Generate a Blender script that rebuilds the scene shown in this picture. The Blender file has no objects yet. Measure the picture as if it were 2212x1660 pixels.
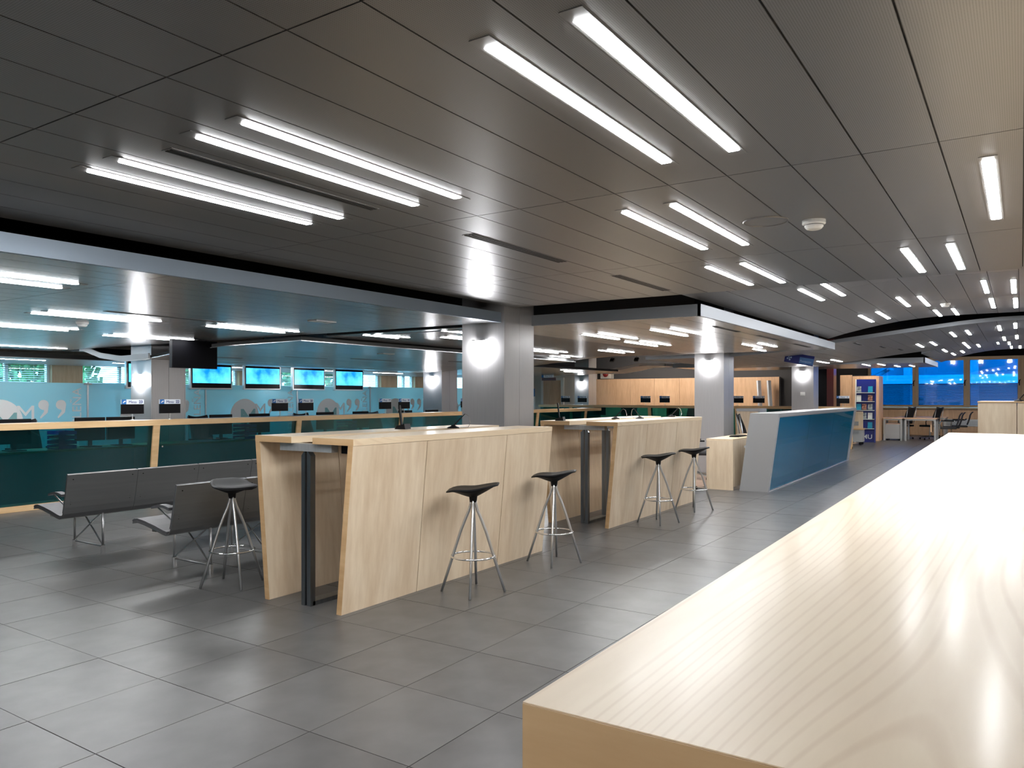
import bpy, bmesh, math, random
from mathutils import Vector, Matrix, Euler
random.seed(7)
SC = bpy.context.scene
COL = SC.collection
PI = math.pi
R = math.radians

# ------------------------------------------------------------------ camera, world, exposure
YAW = 0.585
cam_d = bpy.data.cameras.new('camera')
cam_d.sensor_width = 36.0
cam_d.lens = 1660.0 * 36.0 / 2212.0
cam_d.shift_y = 27.0 / 2212.0
cam_d.clip_start = 0.03
cam_d.clip_end = 300
cam = bpy.data.objects.new('camera', cam_d)
COL.objects.link(cam)
cam.location = (0, 0, 1.45)
cam.rotation_euler = (PI/2, 0, YAW)
SC.camera = cam

world = bpy.data.worlds.new('sky'); SC.world = world
world.use_nodes = True
wn = world.node_tree.nodes; wl = world.node_tree.links
bg = wn['Background']
bg.inputs[0].default_value = (0.36, 0.72, 1.0, 1)
bg.inputs[1].default_value = 8.0

SC.view_settings.view_transform = 'Standard'
SC.view_settings.look = 'None'
SC.view_settings.gamma = 1
SC.view_settings.exposure = 0.92
SC.view_settings.use_curve_mapping = False
LAMP = 42.0            # radiance of the strip-light diffusers
LAMP_COL = (0.97, 0.985, 1.0)
SCONCE = 38.0

# ------------------------------------------------------------------ materials
def newmat(name):
    m = bpy.data.materials.new(name); m.use_nodes = True
    nt = m.node_tree
    return m, nt, nt.nodes, nt.links, nt.nodes['Principled BSDF']

def pm(name, col, rough=0.5, metal=0.0, spec=0.5, noise=0.0, nscale=8.0, stretch=(1,1,1), bump=0.0, emit=None, es=0.0, coat=0.0):
    m, nt, N, L, b = newmat(name)
    b.inputs['Base Color'].default_value = (*col, 1)
    b.inputs['Roughness'].default_value = rough
    b.inputs['Metallic'].default_value = metal
    b.inputs['Specular IOR Level'].default_value = spec
    b.inputs['Coat Weight'].default_value = coat
    b.inputs['Coat Roughness'].default_value = 0.12
    if emit:
        b.inputs['Emission Color'].default_value = (*emit, 1)
        b.inputs['Emission Strength'].default_value = es
    if noise or bump:
        tc = N.new('ShaderNodeTexCoord'); mp = N.new('ShaderNodeMapping'); nz = N.new('ShaderNodeTexNoise')
        mp.inputs['Scale'].default_value = stretch
        nz.inputs['Scale'].default_value = nscale; nz.inputs['Detail'].default_value = 5
        L.new(tc.outputs['Object'], mp.inputs['Vector']); L.new(mp.outputs[0], nz.inputs['Vector'])
        if noise:
            cr = N.new('ShaderNodeMapRange')
            cr.inputs['From Min'].default_value = 0.3; cr.inputs['From Max'].default_value = 0.7
            cr.inputs['To Min'].default_value = 1-noise; cr.inputs['To Max'].default_value = 1+noise
            L.new(nz.outputs['Fac'], cr.inputs['Value'])
            mx = N.new('ShaderNodeVectorMath'); mx.operation = 'SCALE'
            mx.inputs[0].default_value = col
            L.new(cr.outputs[0], mx.inputs['Scale']); L.new(mx.outputs[0], b.inputs['Base Color'])
        if bump:
            bp = N.new('ShaderNodeBump'); bp.inputs['Strength'].default_value = bump; bp.inputs['Distance'].default_value = 0.002
            L.new(nz.outputs['Fac'], bp.inputs['Height']); L.new(bp.outputs[0], b.inputs['Normal'])
    return m

def wood(name, ca, cb, grain='Z', rough=0.35, coat=0.0, scale=1.0, contrast=0.5, cath=False):
    m, nt, N, L, b = newmat(name)
    tc = N.new('ShaderNodeTexCoord'); mp = N.new('ShaderNodeMapping')
    st = {'X': (0.13, 1, 1), 'Y': (1, 0.13, 1), 'Z': (1, 1, 0.13)}[grain]
    mp.inputs['Scale'].default_value = tuple(s*scale for s in st)
    L.new(tc.outputs['Object'], mp.inputs['Vector'])
    n1 = N.new('ShaderNodeTexNoise'); n1.inputs['Scale'].default_value = 22; n1.inputs['Detail'].default_value = 6; n1.inputs['Roughness'].default_value = 0.6
    L.new(mp.outputs[0], n1.inputs['Vector'])
    n2 = N.new('ShaderNodeTexNoise'); n2.inputs['Scale'].default_value = 1.9 if cath else 2.6; n2.inputs['Detail'].default_value = 1.5 if cath else 3
    L.new(mp.outputs[0], n2.inputs['Vector'])
    # growth rings: contour lines of a slow noise
    ml = N.new('ShaderNodeMath'); ml.operation = 'MULTIPLY'; ml.inputs[1].default_value = 760 if cath else 26
    L.new(n2.outputs['Fac'], ml.inputs[0])
    sn = N.new('ShaderNodeMath'); sn.operation = 'SINE'; L.new(ml.outputs[0], sn.inputs[0])
    pw = N.new('ShaderNodeMapRange'); pw.inputs['From Min'].default_value = 0.45 if cath else -1; pw.inputs['From Max'].default_value = 1
    L.new(sn.outputs[0], pw.inputs['Value'])
    a1 = N.new('ShaderNodeMath'); a1.operation = 'MULTIPLY'; a1.inputs[1].default_value = -0.13 if cath else 0.18
    L.new(pw.outputs[0], a1.inputs[0])
    a2 = N.new('ShaderNodeMath'); a2.operation = 'MULTIPLY_ADD'; a2.inputs[1].default_value = 0.75
    L.new(n1.outputs['Fac'], a2.inputs[0])
    if cath:
        a2.inputs[1].default_value = 0.40
        a3 = N.new('ShaderNodeMath'); a3.operation = 'ADD'; a3.inputs[1].default_value = 0.42
        L.new(a1.outputs[0], a3.inputs[0]); L.new(a3.outputs[0], a2.inputs[2])
    else:
        L.new(a1.outputs[0], a2.inputs[2])
    cr = N.new('ShaderNodeValToRGB')
    cr.color_ramp.elements[0].position = 0.5-contrast/2; cr.color_ramp.elements[0].color = (*ca, 1)
    cr.color_ramp.elements[1].position = 0.5+contrast/2; cr.color_ramp.elements[1].color = (*cb, 1)
    L.new(a2.outputs[0], cr.inputs['Fac']); L.new(cr.outputs[0], b.inputs['Base Color'])
    b.inputs['Roughness'].default_value = rough
    b.inputs['Coat Weight'].default_value = coat; b.inputs['Coat Roughness'].default_value = 0.16
    return m

def glassy(name, tint, gloss=0.12, diff=(0,0,0), dfac=0.0, grough=0.03):
    m = bpy.data.materials.new(name); m.use_nodes = True
    N = m.node_tree.nodes; L = m.node_tree.links
    N.remove(N['Principled BSDF'])
    out = N['Material Output']
    tr = N.new('ShaderNodeBsdfTransparent'); tr.inputs[0].default_value = (*tint, 1)
    gl = N.new('ShaderNodeBsdfGlossy'); gl.inputs['Roughness'].default_value = grough
    fr = N.new('ShaderNodeFresnel'); fr.inputs['IOR'].default_value = 1.45
    mx = N.new('ShaderNodeMixShader')
    mm = N.new('ShaderNodeMath'); mm.operation = 'MULTIPLY_ADD'; mm.inputs[1].default_value = 0.45; mm.inputs[2].default_value = gloss*0.3
    L.new(fr.outputs[0], mm.inputs[0]); L.new(mm.outputs[0], mx.inputs[0])
    if dfac:
        df = N.new('ShaderNodeBsdfDiffuse'); df.inputs[0].default_value = (*diff, 1)
        m2 = N.new('ShaderNodeMixShader'); m2.inputs[0].default_value = dfac
        L.new(tr.outputs[0], m2.inputs[1]); L.new(df.outputs[0], m2.inputs[2]); L.new(m2.outputs[0], mx.inputs[1])
    else:
        L.new(tr.outputs[0], mx.inputs[1])
    L.new(gl.outputs[0], mx.inputs[2]); L.new(mx.outputs[0], out.inputs[0])
    return m

def frost(name, col):
    m = bpy.data.materials.new(name); m.use_nodes = True
    N = m.node_tree.nodes; L = m.node_tree.links
    N.remove(N['Principled BSDF'])
    df = N.new('ShaderNodeBsdfDiffuse'); df.inputs[0].default_value = (*col, 1)
    tl = N.new('ShaderNodeBsdfTranslucent'); tl.inputs[0].default_value = (*col, 1)
    tr = N.new('ShaderNodeBsdfTransparent'); tr.inputs[0].default_value = (*col, 1)
    gl = N.new('ShaderNodeBsdfGlossy'); gl.inputs['Roughness'].default_value = 0.25
    a = N.new('ShaderNodeMixShader'); a.inputs[0].default_value = 0.55
    L.new(df.outputs[0], a.inputs[1]); L.new(tl.outputs[0], a.inputs[2])
    b = N.new('ShaderNodeMixShader'); b.inputs[0].default_value = 0.12
    L.new(a.outputs[0], b.inputs[1]); L.new(tr.outputs[0], b.inputs[2])
    c = N.new('ShaderNodeMixShader'); c.inputs[0].default_value = 0.06
    L.new(b.outputs[0], c.inputs[1]); L.new(gl.outputs[0], c.inputs[2])
    L.new(c.outputs[0], N['Material Output'].inputs[0])
    return m

def screen(name):
    m, nt, N, L, b = newmat(name)
    tc = N.new('ShaderNodeTexCoord'); nz = N.new('ShaderNodeTexNoise'); cr = N.new('ShaderNodeValToRGB')
    nz.inputs['Scale'].default_value = 3.5; nz.inputs['Detail'].default_value = 5
    L.new(tc.outputs['Object'], nz.inputs['Vector']); L.new(nz.outputs['Fac'], cr.inputs['Fac'])
    cr.color_ramp.elements[0].position = 0.32; cr.color_ramp.elements[0].color = (0.0, 0.16, 0.62, 1)
    cr.color_ramp.elements[1].position = 0.68; cr.color_ramp.elements[1].color = (0.10, 0.62, 0.95, 1)
    b.inputs['Base Color'].default_value = (0.01, 0.01, 0.01, 1); b.inputs['Roughness'].default_value = 0.2
    L.new(cr.outputs[0], b.inputs['Emission Color']); b.inputs['Emission Strength'].default_value = 1.25
    return m

def ceilmat(name, col, rough=0.36, metal=0.55):
    # brushed, finely perforated metal sheet
    m, nt, N, L, b = newmat(name)
    tc = N.new('ShaderNodeTexCoord')
    vo = N.new('ShaderNodeTexVoronoi'); vo.inputs['Scale'].default_value = 150; vo.inputs['Randomness'].default_value = 0.0
    L.new(tc.outputs['Object'], vo.inputs['Vector'])
    gt = N.new('ShaderNodeMapRange'); gt.inputs['From Min'].default_value = 0.16; gt.inputs['From Max'].default_value = 0.30
    gt.inputs['To Min'].default_value = 0.45; gt.inputs['To Max'].default_value = 1.0
    L.new(vo.outputs['Distance'], gt.inputs['Value'])
    mx = N.new('ShaderNodeVectorMath'); mx.operation = 'SCALE'; mx.inputs[0].default_value = col
    L.new(gt.outputs[0], mx.inputs['Scale']); L.new(mx.outputs[0], b.inputs['Base Color'])
    b.inputs['Roughness'].default_value = rough; b.inputs['Metallic'].default_value = metal
    return m

M = {}
M['tile'] = pm('dark stone tile', (0.086, 0.084, 0.083), 0.34, 0, 0.55, noise=0.22, nscale=5, bump=0.05)
M['tile2'] = pm('dark stone tile cool', (0.094, 0.092, 0.091), 0.36, 0, 0.55, noise=0.20, nscale=4, bump=0.05)
M['grout'] = pm('grout', (0.16, 0.155, 0.15), 0.8)
M['parquet'] = wood('office floor', (0.34, 0.22, 0.15), (0.48, 0.33, 0.24), 'Y', 0.4)
M['maple'] = wood('maple upright grain', (0.61, 0.465, 0.315), (0.79, 0.66, 0.495), 'Z', 0.36)
M['maple_top'] = wood('maple top', (0.56, 0.38, 0.22), (0.88, 0.735, 0.53), 'Y', 0.46, coat=0.12, scale=0.8, contrast=0.7, cath=True)
M['maple_edge'] = wood('maple edge', (0.50, 0.30, 0.14), (0.68, 0.46, 0.25), 'X', 0.4)
M['maple_rail'] = wood('maple rail', (0.58, 0.37, 0.18), (0.76, 0.53, 0.29), 'Y', 0.35)
M['wallwood'] = wood('beech wall veneer', (0.60, 0.37, 0.22), (0.76, 0.52, 0.33), 'Z', 0.4)
M['ceil'] = ceilmat('perforated ceiling metal', (0.265, 0.258, 0.252))
M['ceil_lo'] = ceilmat('low ceiling metal', (0.42, 0.42, 0.43), rough=0.26, metal=0.75)
M['ceil_warm'] = ceilmat('soffit metal', (0.56, 0.54, 0.52), rough=0.24, metal=0.6)
M['ceil_wave'] = ceilmat('wave ceiling metal', (0.42, 0.415, 0.42), rough=0.40, metal=0.4)
M['fascia'] = pm('fascia brushed metal', (0.34, 0.36, 0.39), 0.42, 0.5)
M['fascia_blue'] = pm('fascia painted slate', (0.23, 0.28, 0.34), 0.4, 0.4)
M['white_metal'] = pm('white painted metal', (0.75, 0.76, 0.78), 0.4)
M['black_void'] = pm('black plenum', (0.006, 0.006, 0.007), 0.9, 0, 0.1)
M['dark_wall'] = pm('dark grey wall paint', (0.06, 0.058, 0.062), 0.7)
M['column'] = pm('column grey panel', (0.40, 0.39, 0.39), 0.34, 0.35, noise=0.03, nscale=60, stretch=(1,1,0.05))
M['joint'] = pm('joint shadow', (0.05, 0.05, 0.05), 0.8)
M['lamp'] = pm('lit diffuser', (0.9, 0.9, 0.9), 0.4, emit=LAMP_COL, es=LAMP)
M['spot'] = pm('added spotlight lens', (0.9, 0.9, 0.9), 0.4, emit=(1.0, 0.90, 0.78), es=170.0)  # lens of the spotlights added at the far end
M['lampframe'] = pm('lamp frame', (0.55, 0.55, 0.55), 0.4, 0.5)
M['sconce'] = pm('lit sconce glass', (0.95, 0.95, 0.95), 0.3, emit=(0.96, 0.97, 1.0), es=SCONCE)
M['steel'] = pm('brushed steel', (0.50, 0.50, 0.50), 0.38, 0.6, noise=0.08, nscale=40, stretch=(1,1,0.03))
M['darksteel'] = pm('dark steel', (0.26, 0.285, 0.31), 0.36, 1.0, noise=0.15, nscale=30, stretch=(1,1,0.05))
M['chrome'] = pm('chrome', (0.80, 0.81, 0.82), 0.10, 1.0)
M['alu'] = pm('satin aluminium', (0.62, 0.63, 0.64), 0.30, 1.0)
M['bench_alu'] = pm('bench aluminium', (0.27, 0.275, 0.28), 0.42, 0.8, noise=0.05, nscale=30, stretch=(1,0.04,1))
M['blackplastic'] = pm('black polyurethane', (0.010, 0.010, 0.011), 0.5, 0, 0.12)
M['blackfabric'] = pm('black mesh fabric', (0.015, 0.015, 0.017), 0.7)
M['pad'] = pm('grey leather pad', (0.09, 0.09, 0.095), 0.42, noise=0.1, nscale=40)
M['blackscreen'] = pm('black screen', (0.004, 0.004, 0.006), 0.2, 0, 0.2)
M['deadscreen'] = pm('switched off screen', (0.003, 0.003, 0.004), 0.55, 0, 0.05)
M['screen'] = screen('tv picture')
M['teal'] = glassy('teal glass', (0.16, 0.55, 0.57), 0.08, (0.0, 0.07, 0.08), 0.10)
M['blue'] = glassy('blue glass', (0.05, 0.55, 0.70), 0.04, (0.0, 0.19, 0.34), 0.34)
M['clear'] = glassy('clear glass', (0.86, 0.95, 0.96), 0.10)
M['bluewin'] = glassy('blue tinted window', (0.03, 0.36, 0.62), 0.35)
M['frost'] = frost('frosted glass', (0.50, 0.77, 0.83))
M['frostlogo'] = pm('white vinyl', (0.92, 0.93, 0.94), 0.6)
M['frostdark'] = pm('teal vinyl', (0.25, 0.52, 0.55), 0.5)
M['grey'] = pm('light grey laminate', (0.42, 0.42, 0.42), 0.45)
M['silver'] = pm('silver lacquer', (0.40, 0.405, 0.415), 0.36, 0.45)
M['white'] = pm('white plastic', (0.78, 0.78, 0.76), 0.45)
M['signwhite'] = pm('sign white', (0.72, 0.77, 0.84), 0.4)
M['signblue'] = pm('sign blue', (0.01, 0.13, 0.42), 0.4)
M['navy'] = pm('navy print', (0.01, 0.02, 0.20), 0.4)
M['midblue'] = pm('mid blue print', (0.07, 0.20, 0.50), 0.4)
M['navytext'] = pm('navy lettering', (0.03, 0.06, 0.22), 0.5)
M['paleblue'] = pm('pale blue lettering', (0.45, 0.62, 0.85), 0.5)
M['maroon'] = pm('maroon lacquer', (0.07, 0.014, 0.016), 0.3)
M['wallpaint'] = pm('wall paint', (0.62, 0.58, 0.53), 0.7)
M['frame'] = pm('tan window frame', (0.42, 0.31, 0.19), 0.45)
M['slot'] = pm('vent slot black', (0.008, 0.008, 0.008), 0.6)
M['bluetray'] = pm('blue plastic tray', (0.01, 0.03, 0.35), 0.35)
M['paper'] = pm('paper', (0.75, 0.76, 0.76), 0.7)
M['printa'] = pm('brochure print a', (0.30, 0.33, 0.36), 0.5, noise=0.9, nscale=14)
M['printb'] = pm('brochure print b', (0.35, 0.16, 0.12), 0.5, noise=0.9, nscale=18)
M['cyanprint'] = pm('brochure print cyan', (0.01, 0.30, 0.50), 0.5)
M['blind'] = pm('blind slat', (0.75, 0.77, 0.78), 0.5)
M['asphalt'] = pm('asphalt', (0.05, 0.05, 0.055), 0.8, noise=0.2, nscale=20)
M['concrete'] = pm('street concrete', (0.30, 0.32, 0.34), 0.8, noise=0.15, nscale=3)
M['facade'] = pm('street facade', (0.16, 0.17, 0.19), 0.7)
M['canopy'] = pm('pale street canopy', (0.85, 0.9, 0.9), 0.5)
M['leaf'] = pm('leaves', (0.05, 0.16, 0.05), 0.6, noise=0.4, nscale=6)
M['bark'] = pm('bark', (0.09, 0.06, 0.04), 0.8, noise=0.3, nscale=20, stretch=(1,1,0.2))
M['red'] = pm('red plastic', (0.30, 0.02, 0.02), 0.4)

# ------------------------------------------------------------------ mesh helpers
class MB:
    def __init__(s): s.v = []; s.f = []
    def box(s, x0, x1, y0, y1, z0, z1):
        n = len(s.v)
        s.v += [(x0,y0,z0),(x1,y0,z0),(x1,y1,z0),(x0,y1,z0),(x0,y0,z1),(x1,y0,z1),(x1,y1,z1),(x0,y1,z1)]
        s.f += [tuple(n+i for i in q) for q in ((0,3,2,1),(4,5,6,7),(0,1,5,4),(1,2,6,5),(2,3,7,6),(3,0,4,7))]
        return s
    def obox(s, c, size, rot=(0,0,0)):
        n = len(s.v); e = Euler(rot).to_matrix(); c = Vector(c)
        hx, hy, hz = size[0]/2, size[1]/2, size[2]/2
        for p in ((-hx,-hy,-hz),(hx,-hy,-hz),(hx,hy,-hz),(-hx,hy,-hz),(-hx,-hy,hz),(hx,-hy,hz),(hx,hy,hz),(-hx,hy,hz)):
            s.v.append(tuple(c + e @ Vector(p)))
        s.f += [tuple(n+i for i in q) for q in ((0,3,2,1),(4,5,6,7),(0,1,5,4),(1,2,6,5),(2,3,7,6),(3,0,4,7))]
        return s
    def prism(s, poly, axis, a, b):
        """extrude a 2-D polygon: axis 'Y' -> poly in (x,z); 'X' -> (y,z); 'Z' -> (x,y)"""
        def P(u, w, t): return {'Y': (u, t, w), 'X': (t, u, w), 'Z': (u, w, t)}[axis]
        n = len(s.v); k = len(poly)
        s.v += [P(u, w, a) for u, w in poly] + [P(u, w, b) for u, w in poly]
        s.f.append(tuple(range(n, n+k))); s.f.append(tuple(range(n+2*k-1, n+k-1, -1)))
        for i in range(k):
            j = (i+1) % k
            s.f.append((n+i, n+k+i, n+k+j, n+j))
        return s
    def tube(s, pts, r, n=8, cap=True):
        pts = [Vector(p) for p in pts]; rings = []
        rr = r if isinstance(r, (list, tuple)) else [r]*len(pts)
        up = None
        for i, p in enumerate(pts):
            if i == 0: d = pts[1]-p
            elif i == len(pts)-1: d = p-pts[i-1]
            else: d = (pts[i+1]-p).normalized() + (p-pts[i-1]).normalized()
            d.normalize()
            if up is None:
                up = Vector((0,0,1)) if abs(d.z) < 0.9 else Vector((1,0,0))
            a = d.cross(up)
            if a.length < 1e-4: up = Vector((0.3,1,0.2)); a = d.cross(up)
            a.normalize(); b = d.cross(a).normalized(); up = a.cross(d).normalized() if False else up
            ring = []
            for k in range(n):
                t = 2*PI*k/n
                ring.append(len(s.v)); s.v.append(tuple(p + (a*math.cos(t)+b*math.sin(t))*rr[i]))
            rings.append(ring)
        for q in range(len(rings)-1):
            A, B = rings[q], rings[q+1]
            for k in range(n):
                s.f.append((A[k], A[(k+1)%n], B[(k+1)%n], B[k]))
        if cap:
            s.f.append(tuple(reversed(rings[0]))); s.f.append(tuple(rings[-1]))
        return s
    def ring(s, c, rad, r, n=28, m=6):
        base = len(s.v)
        for i in range(n):
            t = 2*PI*i/n
            for k in range(m):
                u = 2*PI*k/m
                q = rad + r*math.cos(u)
                s.v.append((c[0]+q*math.cos(t), c[1]+q*math.sin(t), c[2]+r*math.sin(u)))
        for i in range(n):
            for k in range(m):
                a = base+i*m+k; b = base+i*m+(k+1)%m
                c2 = base+((i+1)%n)*m+(k+1)%m; d = base+((i+1)%n)*m+k
                s.f.append((a, d, c2, b))
        return s
    def lathe(s, prof, c=(0,0,0), n=20):
        base = len(s.v); k = len(prof)
        for i in range(n):
            t = 2*PI*i/n
            for r, z in prof: s.v.append((c[0]+r*math.cos(t), c[1]+r*math.sin(t), c[2]+z))
        for i in range(n):
            for j in range(k-1):
                a = base+i*k+j; b = base+((i+1)%n)*k+j
                s.f.append((a, b, b+1, a+1))
        s.f.append(tuple(base+i*k for i in range(n-1, -1, -1)))
        s.f.append(tuple(base+i*k+k-1 for i in range(n)))
        return s
    def sheet(s, top, bot):
        """closed slab between two equal grids of points"""
        nu, nv = len(top), len(top[0]); n = len(s.v)
        for g in (top, bot):
            for row in g: s.v += [tuple(p) for p in row]
        o = nu*nv; I = lambda i, j: n+i*nv+j
        for i in range(nu-1):
            for j in range(nv-1):
                s.f.append((I(i,j), I(i+1,j), I(i+1,j+1), I(i,j+1)))
                s.f.append((o+I(i,j), o+I(i,j+1), o+I(i+1,j+1), o+I(i+1,j)))
        for i in range(nu-1):
            s.f.append((I(i,0), o+I(i,0), o+I(i+1,0), I(i+1,0)))
            s.f.append((I(i,nv-1), I(i+1,nv-1), o+I(i+1,nv-1), o+I(i,nv-1)))
        for j in range(nv-1):
            s.f.append((I(0,j), I(0,j+1), o+I(0,j+1), o+I(0,j)))
            s.f.append((I(nu-1,j), o+I(nu-1,j), o+I(nu-1,j+1), I(nu-1,j+1)))
        return s
    def mesh(s, name, mat, smooth=False, bevel=0.0):
        me = bpy.data.meshes.new(name)
        me.from_pydata(s.v, [], s.f)
        bm = bmesh.new(); bm.from_mesh(me)
        bmesh.ops.recalc_face_normals(bm, faces=bm.faces)
        if bevel:
            bmesh.ops.bevel(bm, geom=bm.edges[:], offset=bevel, segments=2, affect='EDGES', profile=0.5)
        bm.to_mesh(me); bm.free()
        me.materials.append(M[mat] if isinstance(mat, str) else mat)
        if smooth:
            for p in me.polygons: p.use_smooth = True
        return me
    def build(s, name, mat, parent=None, smooth=False, bevel=0.0, loc=None, rot=None):
        return link(name, s.mesh(name, mat, smooth, bevel), parent, loc, rot)

def link(name, me, parent=None, loc=None, rot=None):
    o = bpy.data.objects.new(name, me); COL.objects.link(o)
    if parent is not None: o.parent = parent
    if loc is not None: o.location = loc
    if rot is not None: o.rotation_euler = rot
    return o

def tag(o, label=None, cat=None, group=None, kind=None):
    if label: o['label'] = label
    if cat: o['category'] = cat
    if group: o['group'] = group
    if kind: o['kind'] = kind
    return o

def thing(name, label, cat, loc=(0,0,0), rz=0, group=None, kind=None):
    o = bpy.data.objects.new(name, None); COL.objects.link(o)
    o.empty_display_size = 0.1
    o.location = loc; o.rotation_euler = (0, 0, rz)
    return tag(o, label, cat, group, kind)

def copy_tree(o, parent=None, loc=None, rz=None, label=None):
    c = o.copy(); COL.objects.link(c)
    if parent is not None: c.parent = parent
    if loc is not None: c.location = loc
    if rz is not None: c.rotation_euler = (0, 0, rz)
    if label: c['label'] = label
    for ch in [x for x in o.children]: copy_tree(ch, c)
    return c

def text(body, size, name, mat, parent, loc, rot, depth=0.0015, align='CENTER', bold=0.0, sx=1.0):
    cu = bpy.data.curves.new(name, 'FONT'); cu.body = body; cu.size = size
    cu.align_x = align; cu.align_y = 'CENTER'; cu.extrude = depth; cu.offset = bold
    tmp = bpy.data.objects.new('tmp', cu); COL.objects.link(tmp)
    dg = bpy.context.evaluated_depsgraph_get()
    me = bpy.data.meshes.new_from_object(tmp.evaluated_get(dg))
    bpy.data.objects.remove(tmp); bpy.data.curves.remove(cu)
    me.materials.clear(); me.materials.append(M[mat])
    o = link(name, me, parent, loc, rot)
    o.scale = (sx, 1, 1)
    return o
FACE_MY = (PI/2, 0, 0)          # text read from -Y
FACE_PX = (PI/2, 0, PI/2)       # text read from +X

def interp(P):
    def f(x):
        if x <= P[0][0]: return P[0][1]
        for (a, za), (b, zb) in zip(P, P[1:]):
            if x <= b: return za + (zb-za)*(x-a)/(b-a)
        return P[-1][1]
    return f

# ================================================================== SETTING
# ---- floor: stone tiles on a grout bed
TX, TY, OX, OY = 0.5656, 0.6205, -5.3924, 2.2858
floor = MB().box(-18, 4, -3.5, 33, -0.12, -0.006).build('floor', 'grout')
tag(floor, 'dark grey stone tile floor running the length of the hall', 'floor', kind='structure')
tile_mesh = [MB().box(-TX/2+.002, TX/2-.002, -TY/2+.002, TY/2-.002, -0.010, 0.0).mesh('tile', m) for m in ('tile', 'tile2')]
cells = []
cy, sy = math.cos(YAW), math.sin(YAW)
for i in range(-10, 17):
    for j in range(-9, 49):
        x = OX+(i+.5)*TX; y = OY+(j+.5)*TY
        if x < -10.65 or x > 3.6 or y > 32.2: continue
        if x < -4.3 and y > 12: continue
        d = -sy*x+cy*y; l = cy*x+sy*y
        vis = d > 1.6 and abs(l/d) < 0.70 and not (x > -0.3 and y < 7.5)
        cells.append((0 if vis else 1, d*d+l*l, x, y))
cells.sort()
rest = MB()
for n, (nv, dd, x, y) in enumerate(cells):
    if n < 300 and nv == 0:
        link('tile', tile_mesh[random.random() < .45], floor, (x, y, random.uniform(-.0006, .0004)))
    else:
        rest.box(x-TX/2+.002, x+TX/2-.002, y-TY/2+.002, y+TY/2-.002, -0.010, 0.0)
tag(rest.build('far_tiles', 'tile', floor), kind='stuff')
of = MB().box(-17.4, -4.25, 11.9, 26, -0.005, 0.004).box(-17.4, -10.75, -3.2, 11.9, -0.005, 0.004).build('floor', 'parquet')
tag(of, 'warm wooden office floor behind the service counters', 'floor', kind='structure')

# ---- ceilings
def panels(parent, zf, x0, x1, rows, pitch, mat, gap=0.006, thick=0.010):
    n = max(1, round((x1-x0)/pitch)); w = (x1-x0)/n
    cache = {}
    for r0, r1 in zip(rows, rows[1:]):
        for k in range(n):
            a, b = x0+k*w, x0+(k+1)*w
            za, zb = zf(a), zf(b); sl = math.atan2(zb-za, b-a); wl_ = math.hypot(b-a, zb-za)
            key = (round(r1-r0, 3), round(wl_, 3))
            if key not in cache:
                cache[key] = MB().box(-wl_/2+gap/2, wl_/2-gap/2, -(r1-r0)/2+gap/2, (r1-r0)/2-gap/2, 0, thick).mesh('panel', mat)
            link('panel', cache[key], parent, ((a+b)/2, (r0+r1)/2, (za+zb)/2), (0, -sl, 0))

def wave_slab(zf, x0, x1, y0, y1, lo, hi, n):
    t = [[(x0+(x1-x0)*i/n, y, zf(x0+(x1-x0)*i/n)+hi) for y in (y0, y1)] for i in range(n+1)]
    b = [[(x0+(x1-x0)*i/n, y, zf(x0+(x1-x0)*i/n)+lo) for y in (y0, y1)] for i in range(n+1)]
    return MB().sheet(t, b)

def ceiling(label, zf, x0, x1, rows, pitch, mat, hi=0.12, n=1, fascia=None, fw=0.03, sides=('px', 'my')):
    if not callable(zf): c = zf; zf = lambda x: c
    o = wave_slab(zf, x0+.03, x1-.03, rows[0]+.03, rows[-1]-.03, 0.011, hi-.01, n).build('ceiling', 'joint')
    tag(o, label, 'ceiling', kind='structure')
    panels(o, zf, x0, x1, rows, pitch, mat)
    if fascia:
        if 'px' in sides: MB().box(x1-fw, x1+.004, rows[0]-.004, rows[-1], zf(x1)-.004, zf(x1)+hi).build('fascia', fascia, o)
        if 'my' in sides: wave_slab(zf, x0, x1, rows[0]-.004, rows[0]+fw, -.004, hi, max(n, 1)).build('fascia', fascia, o)
    return o

Z1 = lambda x: 2.43
z2 = interp([(-2.75,2.42),(-2.4,2.515),(-2.0,2.605),(-1.6,2.67),(-1.2,2.71),(-.8,2.72),(2,2.72)])
zD = interp([(-7,2.2),(-4.6,2.22),(-3.8,2.27),(-3.2,2.335),(-2.66,2.42),(-1.6,2.545),(-.9,2.625),(-.34,2.67),(2,2.68)])
zE = interp([(-2.2,2.36),(-1.9,2.47),(-1.5,2.6),(-1.0,2.72),(-.5,2.78),(2,2.8)])
zB3 = interp([(-14.4,2.27),(-13.2,2.22),(-12.7,2.09),(-12.1,2.02),(-11.4,2.03),(-10.5,2.12),(-9.5,2.165),(-7.8,2.18)])
zC2 = interp([(-13.5,2.08),(-11,2.10),(-9.8,2.17),(-8.6,2.29),(-7.6,2.35),(-6.6,2.37)])
zW = interp([(-10.9,2.16),(-10.4,2.18),(-9.8,2.26),(-9.3,2.36),(-8.5,2.33)])

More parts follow.
